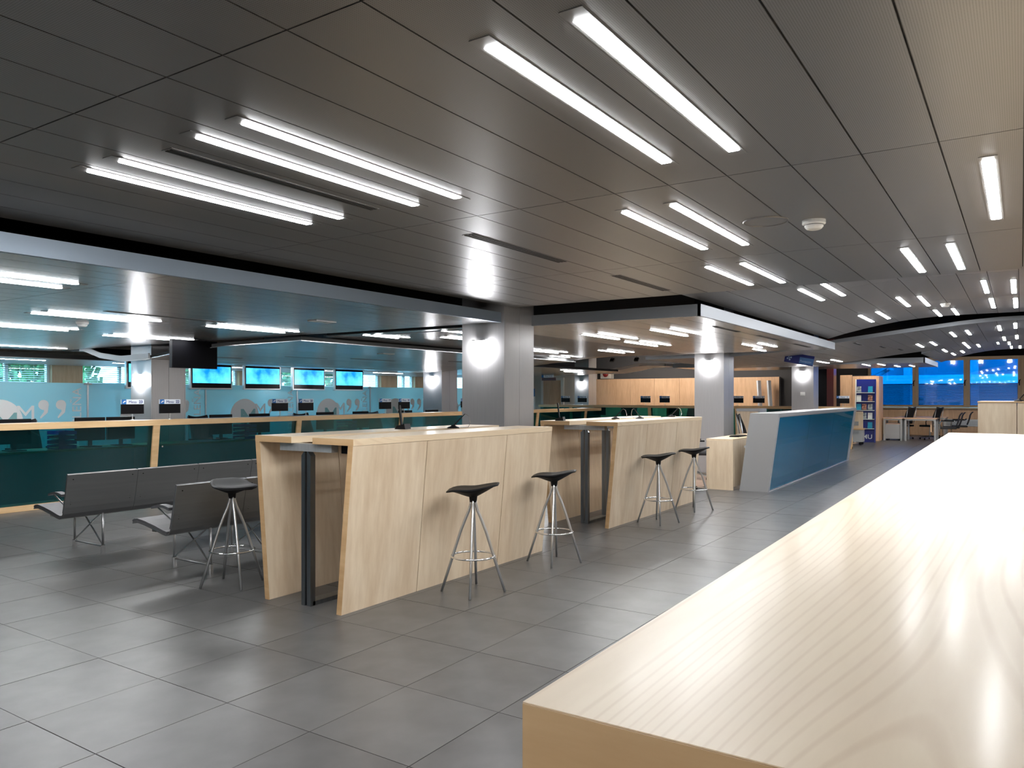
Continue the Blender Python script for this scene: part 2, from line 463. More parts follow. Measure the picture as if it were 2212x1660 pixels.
P0 = -0.264-0.2745*16
ceiling('flat grey perforated metal ceiling nearest the camera over the main hall', Z1, P0, P0+0.2745*23, [-2.6, -0.62, 1.38, 3.37, 5.36, 7.06], 0.2745, 'ceil', hi=0.10)
ceiling('vaulted grey metal ceiling bay behind the flat near bay', z2, -2.72, 1.6, [7.0, 9.25, 11.5, 13.8], 0.27, 'ceil_wave', n=16)
ceiling('rising grey metal ceiling bay beyond the black arched gap', zD, -6.4, 1.6, [14.6, 16.5, 18.4, 20.3], 0.276, 'ceil_wave', hi=0.06, n=26, fascia='fascia', sides=('my',))
ceiling('far bluish arched ceiling bay in front of the blue windows', zE, -1.95, 1.6, [20.35, 22.1, 23.9, 25.7], 0.273, 'ceil_wave', n=13, fascia='fascia', sides=('my',))
ceiling('low dark metal ceiling over the waiting benches at left', 2.25, -14.3, -4.66, [-3, -1, 1, 3, 5, 6.82], 0.268, 'ceil_lo', hi=0.105, fascia='fascia_blue', sides=('px',))
ceiling('low metal ceiling strip right behind the first column', 2.26, -7.8, -5.3, [7.2, 9.5, 11.8, 14.0], 0.27, 'ceil_lo', hi=0.06)
ceiling('wavy low ceiling in front of the wall of blue screens', zB3, -14.4, -7.85, [6.86, 9.3, 11.8, 14.3], 0.545, 'ceil_lo', hi=0.07, n=24)
arc = bpy.data.objects[[o.name for o in COL.objects if o.name.startswith('ceiling')][-1]]
wave_slab(zB3, -13.35, -11.3, 6.83, 6.86, -.004, .085, 16).build('fascia', 'white_metal', arc)
ceiling('white soffit over the second bar counter with a bright metal edge', 2.26, -9.3, -2.665, [7.43, 9.6, 11.8, 14.05], 0.2765, 'ceil_warm', hi=0.115, fascia='fascia')
ceiling('curved ceiling over the far service desks by the wooden wall', zC2, -13.5, -9.8, [14.25, 16.3, 18.4, 20.5], 0.35, 'ceil_warm', hi=0.08, n=12, fascia='fascia', sides=('my',))
ceiling('narrow raised ceiling strip at the edge of the black void before the wood wall', zC2, -9.75, -6.5, [14.25, 15.6], 0.36, 'ceil_warm', hi=0.08, n=12)
ceiling('small white floating ceiling wave in front of the dark wall', zW, -10.9, -8.5, [20.8, 22.2], 0.5, 'white_metal', hi=0.07, n=12, fascia='white_metal', fw=0.03)
ceiling('far white soffit with a bright edge beside the blue windows', 2.26, -8.2, -1.9, [20.6, 22.3, 24.0], 0.30, 'ceil_warm', hi=0.12, fascia='fascia')
ceiling('low ceiling along the bright left windows', 2.13, -17.4, -14.5, [-3, 3, 9, 15, 22], 0.58, 'ceil_wave', hi=0.1)
MB().box(-18, 4, -3.5, 33, 3.3, 3.4).build('ceiling', 'black_void')
tag(bpy.data.objects[[o.name for o in COL.objects if o.name.startswith('ceiling')][-1]], 'black plenum above the suspended ceilings', 'ceiling', kind='structure')

# ---- walls
def struct(o, label, cat='wall'): return tag(o, label, cat, kind='structure')
struct(MB().box(3.6, 3.8, -3.5, 33, 0, 3.3).build('wall_right', 'wallpaint'), 'pale side wall on the right of the hall')
struct(MB().box(-18, 3.6, -3.7, -3.5, 0, 3.3).build('wall_near', 'wallpaint'), 'pale wall behind the camera')

# left wall with windows, piers and blinds
wl_o = struct(MB().box(-17.8, -17.6, -3.5, 26.2, 0, 0.85).box(-17.8, -17.6, -3.5, 26.2, 2.22, 3.3).build('wall_left', 'wallpaint'), 'pale left wall with a row of bright windows')
win_n = [0]
def left_window(y0, y1, label):
    win_n[0] += 1
    w = thing('window_%d' % win_n[0], label, 'window', (-17.7, (y0+y1)/2, 0.85), kind='structure')
    h = (y1-y0)/2; H = 1.37
    MB().box(-.05,.05,-h,-h+.06,0,H).box(-.05,.05,h-.06,h,0,H).box(-.05,.05,-h,h,0,.06).box(-.05,.05,-h,h,H-.06,H).box(-.04,.04,-.03,.03,0,H).build('window_frame', 'white', w)
    MB().box(-.004,.004,-h+.06,h-.06,.06,H-.06).build('window_pane', 'clear', w)
    bl = MB(); k = 0
    while 0.08+k*.045 < H-.08:
        bl.obox((.09, 0, .10+k*.045), (.035, 2*h-.16, .002), (0, .45, 0)); k += 1
    for q in (-h*.6, h*.6): bl.box(.088,.092,q-.004,q+.004,.08,H-.05)
    tag(bl.build('blind', 'blind', w), kind='stuff')
left_piers = []
y = -1.2; k = 0
names = ['off to the left edge', 'nearest the left edge', 'behind the leftmost frosted panels', 'behind the second frosted panel', 'behind the hanging screens', 'behind the third screen', 'right of the last screen', 'behind the bright column', 'at the far left corner', 'beside the far doorway']
spans = [(-1.4,0.9),(1.5,3.9),(4.5,6.4),(6.7,8.4),(9.05,10.9),(11.4,13.2),(13.8,15.6),(16.2,18.7),(19.5,20.4),(21,23.5)]
prev = -3.5
for (a, b), nm in zip(spans, names):
    MB().box(-17.8, -17.55, prev, a, 0.85, 2.22).build('pier', 'wallwood', wl_o); prev = b
    left_window(a, b, 'bright daylight window with white blinds ' + nm)
MB().box(-17.8, -17.55, prev, 26.2, 0.85, 2.22).build('pier', 'wallwood', wl_o)

# far wood wall with veneer panels, dark paint above
wf = struct(MB().box(-13.4, -6.65, 26.02, 26.2, 0, 2.1).build('wall_far', 'joint'), 'pale wood veneer wall behind the far service desks')
xs = [-13.4, -12.95, -12.0, -11.05, -10.1, -9.15, -8.2, -7.25, -6.65]
for a, b in zip(xs, xs[1:]): MB().box(a+.004, b-.004, 26.0, 26.03, 0, 2.1).build('panel', 'wallwood', wf)
struct(MB().box(-18, -6.3, 26.25, 26.45, 0, 3.3).build('wall_far', 'dark_wall'), 'dark grey wall above the wood veneer panels')
# return wall by the windows
wr = struct(MB().box(-5.03, -3.95, 27.45, 27.6, 0, 2.14).build('wall_far', 'joint'), 'freestanding wood screen wall behind the brochure stand')
MB().box(-5.03, -4.66, 27.42, 27.46, 0, 2.16).build('panel', 'wallwood', wr)
MB().box(-4.65, -3.95, 27.40, 27.46, 0, 2.12).build('panel', 'wallwood', wr)
MB().box(-3.95, -3.85, 27.40, 28.3, 0, 2.12).build('panel', 'wallwood', wr)
struct(MB().box(-6.65, -5.26, 26.5, 26.7, 0, 3.3).build('wall_far', 'blackscreen'), 'glossy black wall panel behind the third column')
struct(MB().box(-5.26, -5.05, 26.45, 26.9, 0, 3.3).build('trim_1', 'maroon'), 'dark maroon upright beside the wood screen wall', 'pillar')
struct(MB().box(-6.9, -6.66, 26.3, 26.6, 0, 3.3).build('trim_2', 'black_void'), 'black upright at the end of the wood wall', 'pillar')
struct(MB().box(-8.4, -4.9, 32.6, 32.8, 0, 3.3).build('wall_far', 'dark_wall'), 'dark end wall left of the blue windows')
struct(MB().box(-6.6, -6.4, 26.7, 32.6, 0, 3.3).build('wall_left', 'dark_wall'), 'dark side wall in the far corner by the blue windows')

# far window wall
wz0, wz1 = 1.06, 2.90
wd = struct(MB().box(-4.95, 3.6, 32.5, 32.8, 0, wz0-.02).build('wall_far', 'maple_edge'), 'wooden dado wall below the blue windows')
for k in range(6): MB().box(-4.95+k*1.42+.004, -4.95+(k+1)*1.42-.004, 32.47, 32.5, 0.0, wz0-.08).build('panel', 'wallwood', wd)
MB().box(-4.95, 3.6, 32.36, 32.5, wz0-.08, wz0-.02).build('sill', 'frame', wd)
MB().box(-4.95, 3.6, 32.5, 32.8, wz1, 3.3).build('head', 'black_void', wd)
edges = [-4.95, -3.31, -1.647, .007, 1.67, 3.33]
wn_ = ['leftmost tall blue window, above the office desks', 'second tall blue window, right of the leftmost', 'third tall blue window, above the pale cabinet', 'fourth blue window at the right edge', 'last blue window beyond the right edge']
for k in range(5):
    win_n[0] += 1
    w = thing('window_%d' % win_n[0], wn_[k], 'window', ((edges[k]+edges[k+1])/2, 32.55, wz0), kind='structure')
    h = (edges[k+1]-edges[k])/2; H = wz1-wz0
    MB().box(-h,-h+.10,-.10,.1,0,H).build('window_frame', 'frame', w, bevel=.01)
    MB().box(h-.10,h,-.10,.1,0,H).build('window_frame', 'frame', w, bevel=.01)
    MB().box(-h+.10,h-.10,-.08,.1,0,.07).box(-h+.10,h-.10,-.08,.1,H-.12,H).build('window_frame', 'frame', w)
    MB().box(-h+.10,h-.10,0,.012,.07,H-.12).build('window_pane', 'bluewin', w)
    MB().box(h-.07,h-.04,-.14,-.10,.78,.98).obox((h-.055,-.13,.93),(.02,.02,.16),(0,.5,0)).build('window_handle', 'blackplastic', w)
    bl = MB(); q = 0
    while q*.05 < .75:
        bl.obox((0, .10, .10+q*.05), (2*h-.24, .03, .002), (.5, 0, 0)); q += 1
    tag(bl.build('blind', 'blind', w), kind='stuff')

# columns
def column(x1, y0, label, zt=3.3):
    c = MB().box(x1-.56, x1-.01, y0+.01, y0+.59, 0, zt).build('column', 'joint')
    tag(c, label, 'column', kind='structure')
    MB().box(x1-.57, x1, y0, y0+.02, 0, zt).build('cladding_panel', 'column', c)
    MB().box(x1-.57, x1, y0+.58, y0+.60, 0, zt).build('cladding_panel', 'column', c)
    for a, b in ((.022, .298), (.302, .578)):
        MB().box(x1-.02, x1, y0+a, y0+b, 0, zt).build('cladding_panel', 'column', c)
        MB().box(x1-.57, x1-.55, y0+a, y0+b, 0, zt).build('cladding_panel', 'column', c)
    return c
column(-4.65, 6.87, 'grey clad column between the two bar counters')
column(-4.65, 14.22, 'grey clad column behind the second bar counter')
column(-4.65, 21.7, 'grey clad column behind the blue glass desk')
column(-11.45, 6.97, 'brightly lit column behind the desk signs 22 and 23')
column(-11.45, 14.27, 'brightly lit column right of the hanging screens')
column(-12.85, 24.35, 'far bright column behind the desk signs 6 and 7')

# ---- outside
struct(MB().box(-45, 40, 33, 70, -0.6, -0.5).box(-45, -18, -20, 33, -0.6, -0.5).build('ground', 'asphalt'), 'dark street surface outside', 'ground')
bd = thing('street_building', 'dark street building with pale canopy seen through the blue windows', 'building', (-2, 46, -.5))
MB().box(-22, 26, 0, 6, 0, 14).build('building_wall', 'facade', bd)
MB().box(-7, 24, -5.5, 0.0, 2.55, 2.95).build('canopy', 'canopy', bd)
for k in range(14):
    for z in (4.2, 7.2, 10.2):
        MB().box(-20+k*3, -18.4+k*3, -.06, .02, z, z+1.9).build('building_window', 'canopy' if (k*7+int(z)) % 5 == 0 else 'blackscreen', bd)
    MB().box(-21.2+k*3, -20.8+k*3, -.5, 0, 0, 14).build('pilaster', 'concrete', bd)
MB().box(-22, 26, -.9, 0, 6.4, 6.7).build('ledge', 'concrete', bd)
st = thing('outdoor_stair', 'sloping outdoor stair flight seen through the leftmost blue window', 'stairs', (-6.5, 37.4, -.5))
MB().prism([(-4,0),(4,4.6),(4,5.2),(-4,.6)], 'Y', 0, .25).build('stringer', 'concrete', st)
MB().prism([(-4,0),(4,4.6),(4,5.2),(-4,.6)], 'Y', 1.6, 1.85).build('stringer', 'concrete', st)
for k in range(14): MB().box(-3.9+k*.56, -3.4+k*.56, .25, 1.6, .25+k*.322, .32+k*.322).build('tread', 'canopy', st)
MB().tube([(-4,.1,1.5),(4,.1,6.1)], .05).build('handrail', 'alu', st)
def tree(x, y, h, label):
    t = thing('street_tree', label, 'tree', (x, y, -.5), group='trees outside the left windows')
    MB().tube([(0,0,0),(.05,0,h*.3),(0,.08,h*.6)], [.14,.11,.06]).build('trunk', 'bark', t)
    cr = MB()
    for k in range(1500):
        u = random.uniform(0, 2*PI); p = math.acos(random.uniform(-1, 1)); q = random.uniform(.55, 1.0)
        cr.obox((q*1.5*math.sin(p)*math.cos(u), q*1.5*math.sin(p)*math.sin(u), h*.62+q*1.5*math.cos(p)), (.20,.13,.006), (random.uniform(0,3), random.uniform(0,3), 0))
    tag(cr.build('crown', 'leaf', t), kind='stuff')
tree(-21.5, 5.6, 3.6, 'green tree outside the window nearest the left edge')
tree(-21.2, 9.8, 3.4, 'green tree outside the window beside the bright column')
tree(-22, 14.4, 3.8, 'green tree outside behind the hanging screens')
tree(-21.5, 19.6, 3.6, 'green tree outside the far left window')

# ================================================================== LAMPS
DIFF = {}
def strip_light(x, y0, y1, zf, label, group):
    z = zf(x); sl = math.atan2(zf(x+.05)-zf(x-.05), .1)
    L_ = round(y1-y0, 2); 
    t = thing('ceiling_light', label, 'light', (x, (y0+y1)/2, z), 0, group)
    t.rotation_euler = (0, -sl, 0)
    if L_ not in DIFF:
        h = L_/2
        DIFF[L_] = (MB().box(-.034,.034,-h-.06,h+.06,-.002,.006).mesh('housing', 'ceil'),
                    MB().prism([(-.027,0),(-.020,-.006),(.020,-.006),(.027,0)], 'Y', -h, h).mesh('diffuser', 'lamp'))
    link('housing', DIFF[L_][0], t); link('diffuser', DIFF[L_][1], t)
    return t
def lights(zf, group, rows):
    for x, y0, y1, lab in rows: strip_light(x, y0, y1, zf, lab, group)
FB = lambda z: (lambda x: z)
lights(Z1, 'strip lights in the near flat ceiling', [
 (-3.36,1.765,2.99,'lit strip light, leftmost of the four in the near left group'),
 (-3.11,1.765,2.99,'lit strip light, second from left of the four in the near left group'),
 (-2.58,1.765,3.0,'lit strip light just right of the near double slot vent'),
 (-2.31,1.765,3.0,'lit strip light, rightmost of the four in the near left group'),
 (-1.235,1.76,3.03,'large lit strip light at top centre, left one of the pair'),
 (-0.95,1.76,3.03,'large lit strip light at top centre, right one of the pair'),
 (-1.75,3.735,4.95,'lit strip light left of the round ceiling speaker, left of its pair'),
 (-1.48,3.735,4.955,'lit strip light left of the round ceiling speaker, right of its pair'),
 (-1.97,5.65,6.76,'lit strip light above the white soffit edge, left of its pair'),
 (-1.705,5.65,6.78,'lit strip light above the white soffit edge, right of its pair'),
 (-0.113,3.742,4.99,'single lit strip light near the right edge of the ceiling'),
 (0.16,3.742,4.99,'lit strip light just past the right edge of view'),
 (-0.646,5.69,6.81,'lit strip light below the single right one, left of its pair'),
 (-0.38,5.68,6.82,'lit strip light below the single right one, right of its pair')])
lights(Z1, 'added strip lights behind the camera', [  # unseen lamps, added to brighten the near counter end
 (-3.36,-2.2,-.95,'added strip light behind the camera, leftmost'),
 (-3.11,-2.2,-.95,'added strip light behind the camera, second from left'),
 (-1.235,-2.2,-.95,'added strip light behind the camera, left of the middle pair'),
 (-0.95,-2.2,-.95,'added strip light behind the camera, right of the middle pair'),
 (0.6,-2.2,-.95,'added strip light behind the camera, left of the right pair'),
 (0.87,-2.2,-.95,'added strip light behind the camera, right of the right pair')])
lights(z2, 'strip lights in the vaulted bay', [
 (-1.985,8.6,9.75,'small strip light over the white soffit edge in the vault, left of its pair'),
 (-1.75,8.6,9.75,'small strip light over the white soffit edge in the vault, right of its pair'),
 (-1.93,11.95,13.1,'small strip light next to the black arched gap, left of the leftmost pair'),
 (-1.70,11.93,13.1,'small strip light next to the black arched gap, right of the leftmost pair'),
 (-1.295,10.75,11.9,'small strip light in mid vault, left of the pair near the far smoke detector'),
 (-1.07,10.9,12.1,'small strip light in mid vault, right of the pair near the far smoke detector'),
 (-1.05,12.75,13.75,'small strip light just above the black arched gap, left of its pair'),
 (-0.82,12.75,13.75,'small strip light just above the black arched gap, right of its pair'),
 (-0.345,9.85,11.05,'strip light at the right of the vault, upper left of four'),
 (-0.07,9.95,11.25,'strip light at the right of the vault, upper right of four'),
 (-0.325,11.7,12.95,'strip light at the right of the vault, lower left of four'),
 (-0.06,11.85,13.1,'strip light at the right of the vault, lower right of four')])
lights(zD, 'strip lights in the rising bay', [
 (-0.32,15.65,16.8,'tiny strip light in the rising bay, left of its top right pair'),
 (-0.08,15.25,16.4,'tiny strip light in the rising bay, right of its top right pair'),
 (-1.055,15.9,17.1,'tiny strip light in the rising bay, left of its middle pair'),
 (-0.81,15.9,17.05,'tiny strip light in the rising bay, right of its middle pair'),
 (-1.775,17.7,18.85,'tiny strip light in the rising bay, left of its lower pair'),
 (-1.52,17.6,18.8,'tiny strip light in the rising bay, right of its lower pair'),
 (-1.03,19.1,20.2,'tiny strip light at the far edge of the rising bay'),
 (-0.295,18.65,19.85,'tiny strip light in the rising bay, left of its lower right pair'),
 (-0.07,18.3,19.4,'tiny strip light in the rising bay, right of its lower right pair'),
 (-4.05,16.7,17.9,'slim strip light just right of the tilted blue sign'),
 (-3.9,18.6,19.8,'slim strip light over the maroon upright, left of its pair'),
 (-3.6,18.6,19.8,'slim strip light over the maroon upright, right of its pair')])
lights(zE, 'strip lights in the far arched bay', [
 (-1.56,21.0,22.2,'tiny strip light at the left of the far arched bay, front one'),
 (-1.10,21.6,22.9,'tiny strip light in the middle of the far arched bay'),
 (-0.89,22.0,23.2,'tiny strip light right of middle in the far arched bay'),
 (-1.515,23.2,24.4,'tiny strip light nearest the window arch, left of its pair'),
 (-1.30,23.2,24.3,'tiny strip light nearest the window arch, right of its pair'),
 (-0.475,21.75,22.95,'tiny strip light at the right of the far bay, left of its front pair'),
 (-0.245,22.3,23.5,'tiny strip light at the right of the far bay, right of its front pair'),
 (-0.215,24.2,25.3,'tiny strip light at the right end of the far bay, left of its rear pair'),
 (-0.02,24.2,25.4,'tiny strip light at the right end of the far bay, right of its rear pair')])
lights(FB(2.25), 'strip lights over the waiting benches', [
 (-5.58,1.7,2.84,'thin strip light at the left edge over the benches, upper of its pair'),
 (-5.89,1.7,2.88,'thin strip light at the left edge over the benches, lower of its pair'),
 (-7.62,3.62,4.74,'thin strip light above the small detector, upper of its pair'),
 (-7.9,3.6,4.76,'thin strip light above the small detector, lower of its pair'),
 (-9.38,3.6,4.78,'thin strip light below the small detector, upper of its pair'),
 (-9.66,3.6,4.8,'thin strip light below the small detector, lower of its pair'),
 (-9.70,5.4,6.53,'thin strip light above the bright left column, upper of its pair'),
 (-9.99,5.42,6.55,'thin strip light above the bright left column, lower of its pair'),
 (-7.44,5.32,6.45,'thin strip light right of the black hanging display, upper of its pair'),
 (-7.70,5.36,6.45,'thin strip light right of the black hanging display, lower of its pair'),
 (-13.3,5.5,6.6,'thin strip light low at the left over the frosted glass, upper one'),
 (-13.6,4.3,5.5,'thin strip light low at the left over the frosted glass, lower one')])
lights(FB(2.26), 'strip lights behind the first column', [
 (-7.2,7.35,8.0,'short strip light in the low strip ceiling, lower of the left pair'),
 (-7.0,7.35,8.0,'short strip light in the low strip ceiling, upper of the left pair'),
 (-5.92,7.4,7.95,'short strip light nearest the first column, topmost'),
 (-6.58,8.2,9.1,'strip light left of the first column, lower of the middle pair'),
 (-6.38,8.1,9.0,'strip light left of the first column, upper of the middle pair'),
 (-6.9,10.1,11.3,'strip light left of the first column, lowest one')])
lights(FB(2.26), 'strip lights in the white soffit', [
 (-4.75,8.85,9.9,'strip light in the white soffit, left of the left pair'),
 (-4.49,8.8,9.93,'strip light in the white soffit, right of the left pair'),
 (-4.88,10.42,11.57,'strip light in the white soffit, left of the middle pair'),
 (-4.62,10.37,11.48,'strip light in the white soffit, right of the middle pair'),
 (-3.73,8.7,9.86,'strip light in the white soffit, left of the right pair'),
 (-3.46,8.66,9.86,'strip light in the white soffit, right of the right pair'),
 (-3.58,11.88,12.87,'strip light left of the blue sign in the white soffit, left of two'),
 (-3.32,11.8,12.77,'strip light left of the blue sign in the white soffit, right of two'),
 (-3.8,13.2,13.9,'short strip light at the back edge of the white soffit'),
 (-6.15,12.05,13.05,'strip light at the back of the soffit over desk 5, left of its pair'),
 (-5.9,11.9,12.9,'strip light at the back of the soffit over desk 5, right of its pair'),
 (-7.2,11.55,12.4,'strip light at the left of the soffit by the first column, left of its pair'),
 (-6.92,11.4,12.25,'strip light at the left of the soffit by the first column, right of its pair'),
 (-7.82,13.2,13.95,'strip light at the left back of the soffit by the bright patch, left one'),
 (-7.5,13.1,13.85,'strip light at the left back of the soffit by the bright patch, right one')])
lights(zC2, 'strip lights over the far desks', [
 (-7.5,14.4,15.4,'far strip light over desk 4, left of the left pair'),
 (-7.2,14.4,15.4,'far strip light over desk 4, right of the left pair'),
 (-9.1,14.4,15.4,'far strip light above the floating wave, left one'),
 (-8.8,14.4,15.4,'far strip light above the floating wave, right one'),
 (-10.4,18.3,19.3,'far strip light above desk 6, left one'),
 (-10.1,17.6,18.6,'far strip light above desk 6, right one')])
lights(FB(2.13), 'strip lights along the left windows', [  # most of this row is added to brighten the frosted glass
 (-15.3,6.0,7.2,'added strip light by the left windows, nearest'),
 (-15.3,8.5,9.7,'added strip light by the left windows above the first screen'),
 (-15.3,11.0,12.2,'strip light by the left windows above the second screen'),
 (-15.3,13.5,14.7,'strip light by the left windows above the last screen'),
 (-15.3,16.0,17.2,'strip light by the left windows right of the screens'),
 (-15.3,18.5,19.7,'added strip light by the left windows, farthest')])
lights(FB(2.26), 'strip lights in the far soffit', [
 (-3.3,20.9,21.9,'tiny strip light in the far soffit, first from left'),
 (-2.95,20.9,21.9,'tiny strip light in the far soffit, second from left'),
 (-2.75,22.3,23.2,'tiny strip light in the far soffit, third from left'),
 (-2.4,22.3,23.2,'tiny strip light in the far soffit, rightmost')])

def sconce(x, y, z, label):
    t = thing('wall_lamp', label, 'wall lamp', (x, y, z), group='column wall lamps')
    MB().box(-.05,.05,-.02,0,-.08,.08).build('back_plate', 'steel', t)
    MB().prism([(-.070,.08),(.070,.08),(.085,-.09),(-.085,-.09)], 'Y', -.085, -.02).build('glass_shade', 'sconce', t)
    MB().box(-.074,.074,-.088,-.018,.08,.088).build('trim', 'chrome', t)
sconce(-4.945, 6.87, 1.98, 'lit wall lamp on the column between the bar counters')
sconce(-4.935, 14.22, 2.05, 'lit wall lamp on the column behind the second bar counter')
sconce(-4.935, 21.7, 2.05, 'lit wall lamp on the column behind the blue glass desk')
sconce(-11.75, 6.97, 1.72, 'wall lamp on the bright column by desk sign 23')
sconce(-11.75, 14.27, 1.85, 'wall lamp on the bright column right of the screens')
sconce(-13.14, 24.35, 1.9, 'wall lamp on the far bright column by desk sign 6')

def added_spotlight(x, y, z, tilt, label, group, s=.10):
    t = thing('added_spotlight', label, 'spotlight', (x, y, z), group=group)
    MB().tube([(0,0,.0),(0,0,3.3-z)], .008).build('rod', 'slot', t)
    hd = MB().obox((0,0,0),(s*1.5,.05,s*1.5),(tilt,0,0)).build('head', 'slot', t)
    MB().obox((0,.027*math.cos(tilt),.027*math.sin(tilt)),(s*1.3,.004,s*1.3),(tilt,0,0)).build('lens', 'spot', hd)
for k, w_ in enumerate(('leftmost','second from left','third from left','third from right','second from right','rightmost')):  # added to brighten the wood wall, fixtures unseen
    added_spotlight(-11.9+k*.92, 24.3, 2.72, -.75, 'added black spotlight washing the wood wall, ' + w_, 'added spotlights before the wood wall')
for k, w_ in enumerate(('leftmost','second from left','middle','second from right','rightmost')):  # extra unseen lamps that lift the dark desk area
    added_spotlight(-4.6+k*1.05, 26.1, 2.98, -.7, 'added black spotlight over the far desks, ' + w_, 'added spotlights over the far desks')
# ---- things on the ceilings
def detector(x, y, z, label, s=1.0):
    t = thing('smoke_detector', label, 'smoke detector', (x, y, z))
    MB().lathe([(.062*s,0),(.062*s,-.02*s),(.056*s,-.024*s)], n=24).build('base', 'white', t, smooth=False)
    MB().lathe([(.050*s,-.024*s),(.050*s,-.036*s),(.040*s,-.048*s),(.030*s,-.052*s)], n=24).build('cap', 'white', t)
    for k in range(3): MB().ring((0,0,-.028*s-.006*s*k), .0505*s-.003*s*k, .0013*s, 24, 4).build('slot', 'slot', t)
detector(-0.96, 4.49, 2.43, 'white smoke detector right of the round ceiling speaker')
detector(-0.86, 12.0, 2.72, 'small smoke detector in the vaulted bay')
detector(-8.4, 4.33, 2.25, 'small smoke detector over the benches at left')
detector(-0.62, 20.8, 2.765, 'tiny smoke detector in the far arched bay')
t = thing('ceiling_speaker', 'round flush ceiling speaker left of the smoke detector', 'speaker', (-1.19, 4.365, 2.43))
MB().ring((0,0,-.001), .118, .006, 36, 6).build('rim', 'ceil', t)
MB().lathe([(.112,.002),(.112,-.003),(.02,-.005)], n=32).build('grille', 'ceil', t)
def slot_vent(x, y0, y1, z, label, n=2):
    t = thing('slot_vent', label, 'vent', (x, (y0+y1)/2, z)); h = (y1-y0)/2
    MB().box(-.005-.028*n/2, .005+.028*n/2, -h-.01, h+.01, -.002, .004).build('vent_frame', 'ceil', t)
    for k in range(n):
        u = (k-(n-1)/2)*.028
        MB().box(u-.009, u+.009, -h, h, -.004, .002).build('slot', 'slot', t)
slot_vent(-2.82, 1.79, 2.95, 2.43, 'long double slot vent between the near left strip lights')
slot_vent(-2.78, 3.73, 4.86, 2.43, 'black slot vent above the first column', 3)
slot_vent(-2.73, 5.64, 6.70, 2.43, 'black slot vent near the soffit corner', 3)
slot_vent(-10.36, 8.7, 9.64, zB3(-10.36), 'slot vent above the second screen')
slot_vent(-10.12, 10.0, 11.15, zB3(-10.12), 'slot vent above the fourth screen')
slot_vent(-10.85, 7.4, 8.2, zB3(-10.85), 'slot vent right of the black hanging display')
slot_vent(-9.6, 12.2, 13.2, zB3(-9.6), 'slot vent above the last screens by the column')
slot_vent(-2.95, 8.7, 9.59, 2.26, 'slot vent along the white soffit edge, nearest')
slot_vent(-2.9, 10.28, 11.2, 2.26, 'slot vent along the white soffit edge, middle')
slot_vent(-2.9, 12.2, 13.2, 2.26, 'slot vent along the white soffit edge, farthest')
slot_vent(-7.15, 3.9, 5.2, 2.25, 'thin slot vent over the benches')
slot_vent(-14.9, 8.3, 9.9, 2.13, 'long slot vent above the left windows')
slot_vent(-2.55, 15.2, 15.9, zD(-2.55), 'short slot vent at the left of the rising bay, nearest')
slot_vent(-2.35, 16.9, 17.5, zD(-2.35), 'short slot vent at the left of the rising bay, middle')
slot_vent(-2.2, 18.4, 19.0, zD(-2.2), 'short slot vent at the left of the rising bay, farthest')
for x, y, z, lab in ((-6.2, 5.7, 2.25, 'flush emergency light plate left of the first column'), (-8.9, 9.6, zB3(-8.9), 'flush emergency light plate above the last screen')):
    t = thing('emergency_light', lab, 'light', (x, y, z))
    MB().box(-.07,.07,-.14,.14,-.008,0).build('plate', 'white', t)
    MB().box(-.03,.03,-.05,.05,-.012,-.008).build('lens', 'clear', t)
t = thing('alarm_bell', 'round red alarm sounder on the dark wall', 'alarm', (-13.0, 26.0, 2.28))
MB().lathe([(.10,0),(.10,.04),(.05,.06)], n=20).build('dome', 'red', t, rot=(PI/2,0,0))
MB().box(-.22,.22,0,.24,-.16,.2).build('box', 'wallpaint', t)

# ================================================================== FURNITURE
# ---- bar counters
def bar_counter(cx, cyy, length, label, seams, legs, rz=0, end_panel=False, top=1.17, slab=.045):
    t = thing('bar_counter', label, 'counter', (cx, cyy, 0), rz, group='maple bar counters')
    h = length/2; wt, wb, th = .49, .383, .045; gap = .108
    ys = [-h] + [s-cyy for s in seams] + [h]
    zt = top-slab
    for sgn in (-1, 1):
        for a, b in zip(ys, ys[1:]):
            MB().prism([(sgn*wb,0),(sgn*(wb-th),0),(sgn*(wt-th),zt-.002),(sgn*wt,zt-.002)], 'Y', a+(.004 if a > -h else 0), b-(.004 if b < h else 0)).build('side_panel', 'maple', t)
        MB().prism([(sgn*(wt+.003),top),(sgn*gap,top),(sgn*gap,zt),(sgn*wt,zt)], 'Y', -h, h).build('tabletop', 'maple_top', t)
        MB().box(min(sgn*gap, sgn*(wt+.002)), max(sgn*gap, sgn*(wt+.002)), -h-.002, -h+.001, zt+.001, top-.001).build('edge_band', 'maple_edge', t)
        MB().prism([(sgn*wb,0),(sgn*(wb-th),0),(sgn*(wt-th),zt),(sgn*wt,zt)], 'Y', -h-.002, -h+.001).build('edge_band', 'maple_edge', t)
    for q in legs:
        lf = MB().box(-.26, .26, q-.03, q+.03, zt-.055, zt-.002).build('arm', 'steel', t)
        for sgn in (-1, 1):
            MB().prism([(sgn*.010,0),(sgn*.046,0),(sgn*.046,zt-.085),(sgn*.010,zt-.045)], 'Y', q-.022, q+.022).build('post', 'darksteel', lf)
    MB().box(-.046,.046, legs[0], legs[-1], 0.0, .03).build('base_rail', 'darksteel', t)
    if end_panel:
        MB().prism([(-wb+.002,0),(wb-.002,0),(wt-.002,zt),(-wt+.002,zt)], 'Y', -h+.003, -h+.03).build('end_panel', 'maple_edge', t)
        MB().box(-gap-.001, gap+.001, -h, h, zt+.004, top-.0005).build('tabletop', 'maple_top', t)
    return t
c1 = bar_counter(-4.13, 4.892, 2.556, 'maple bar counter in the middle with three stools around it', [4.371, 5.423], [-1.22, 0, 1.22])
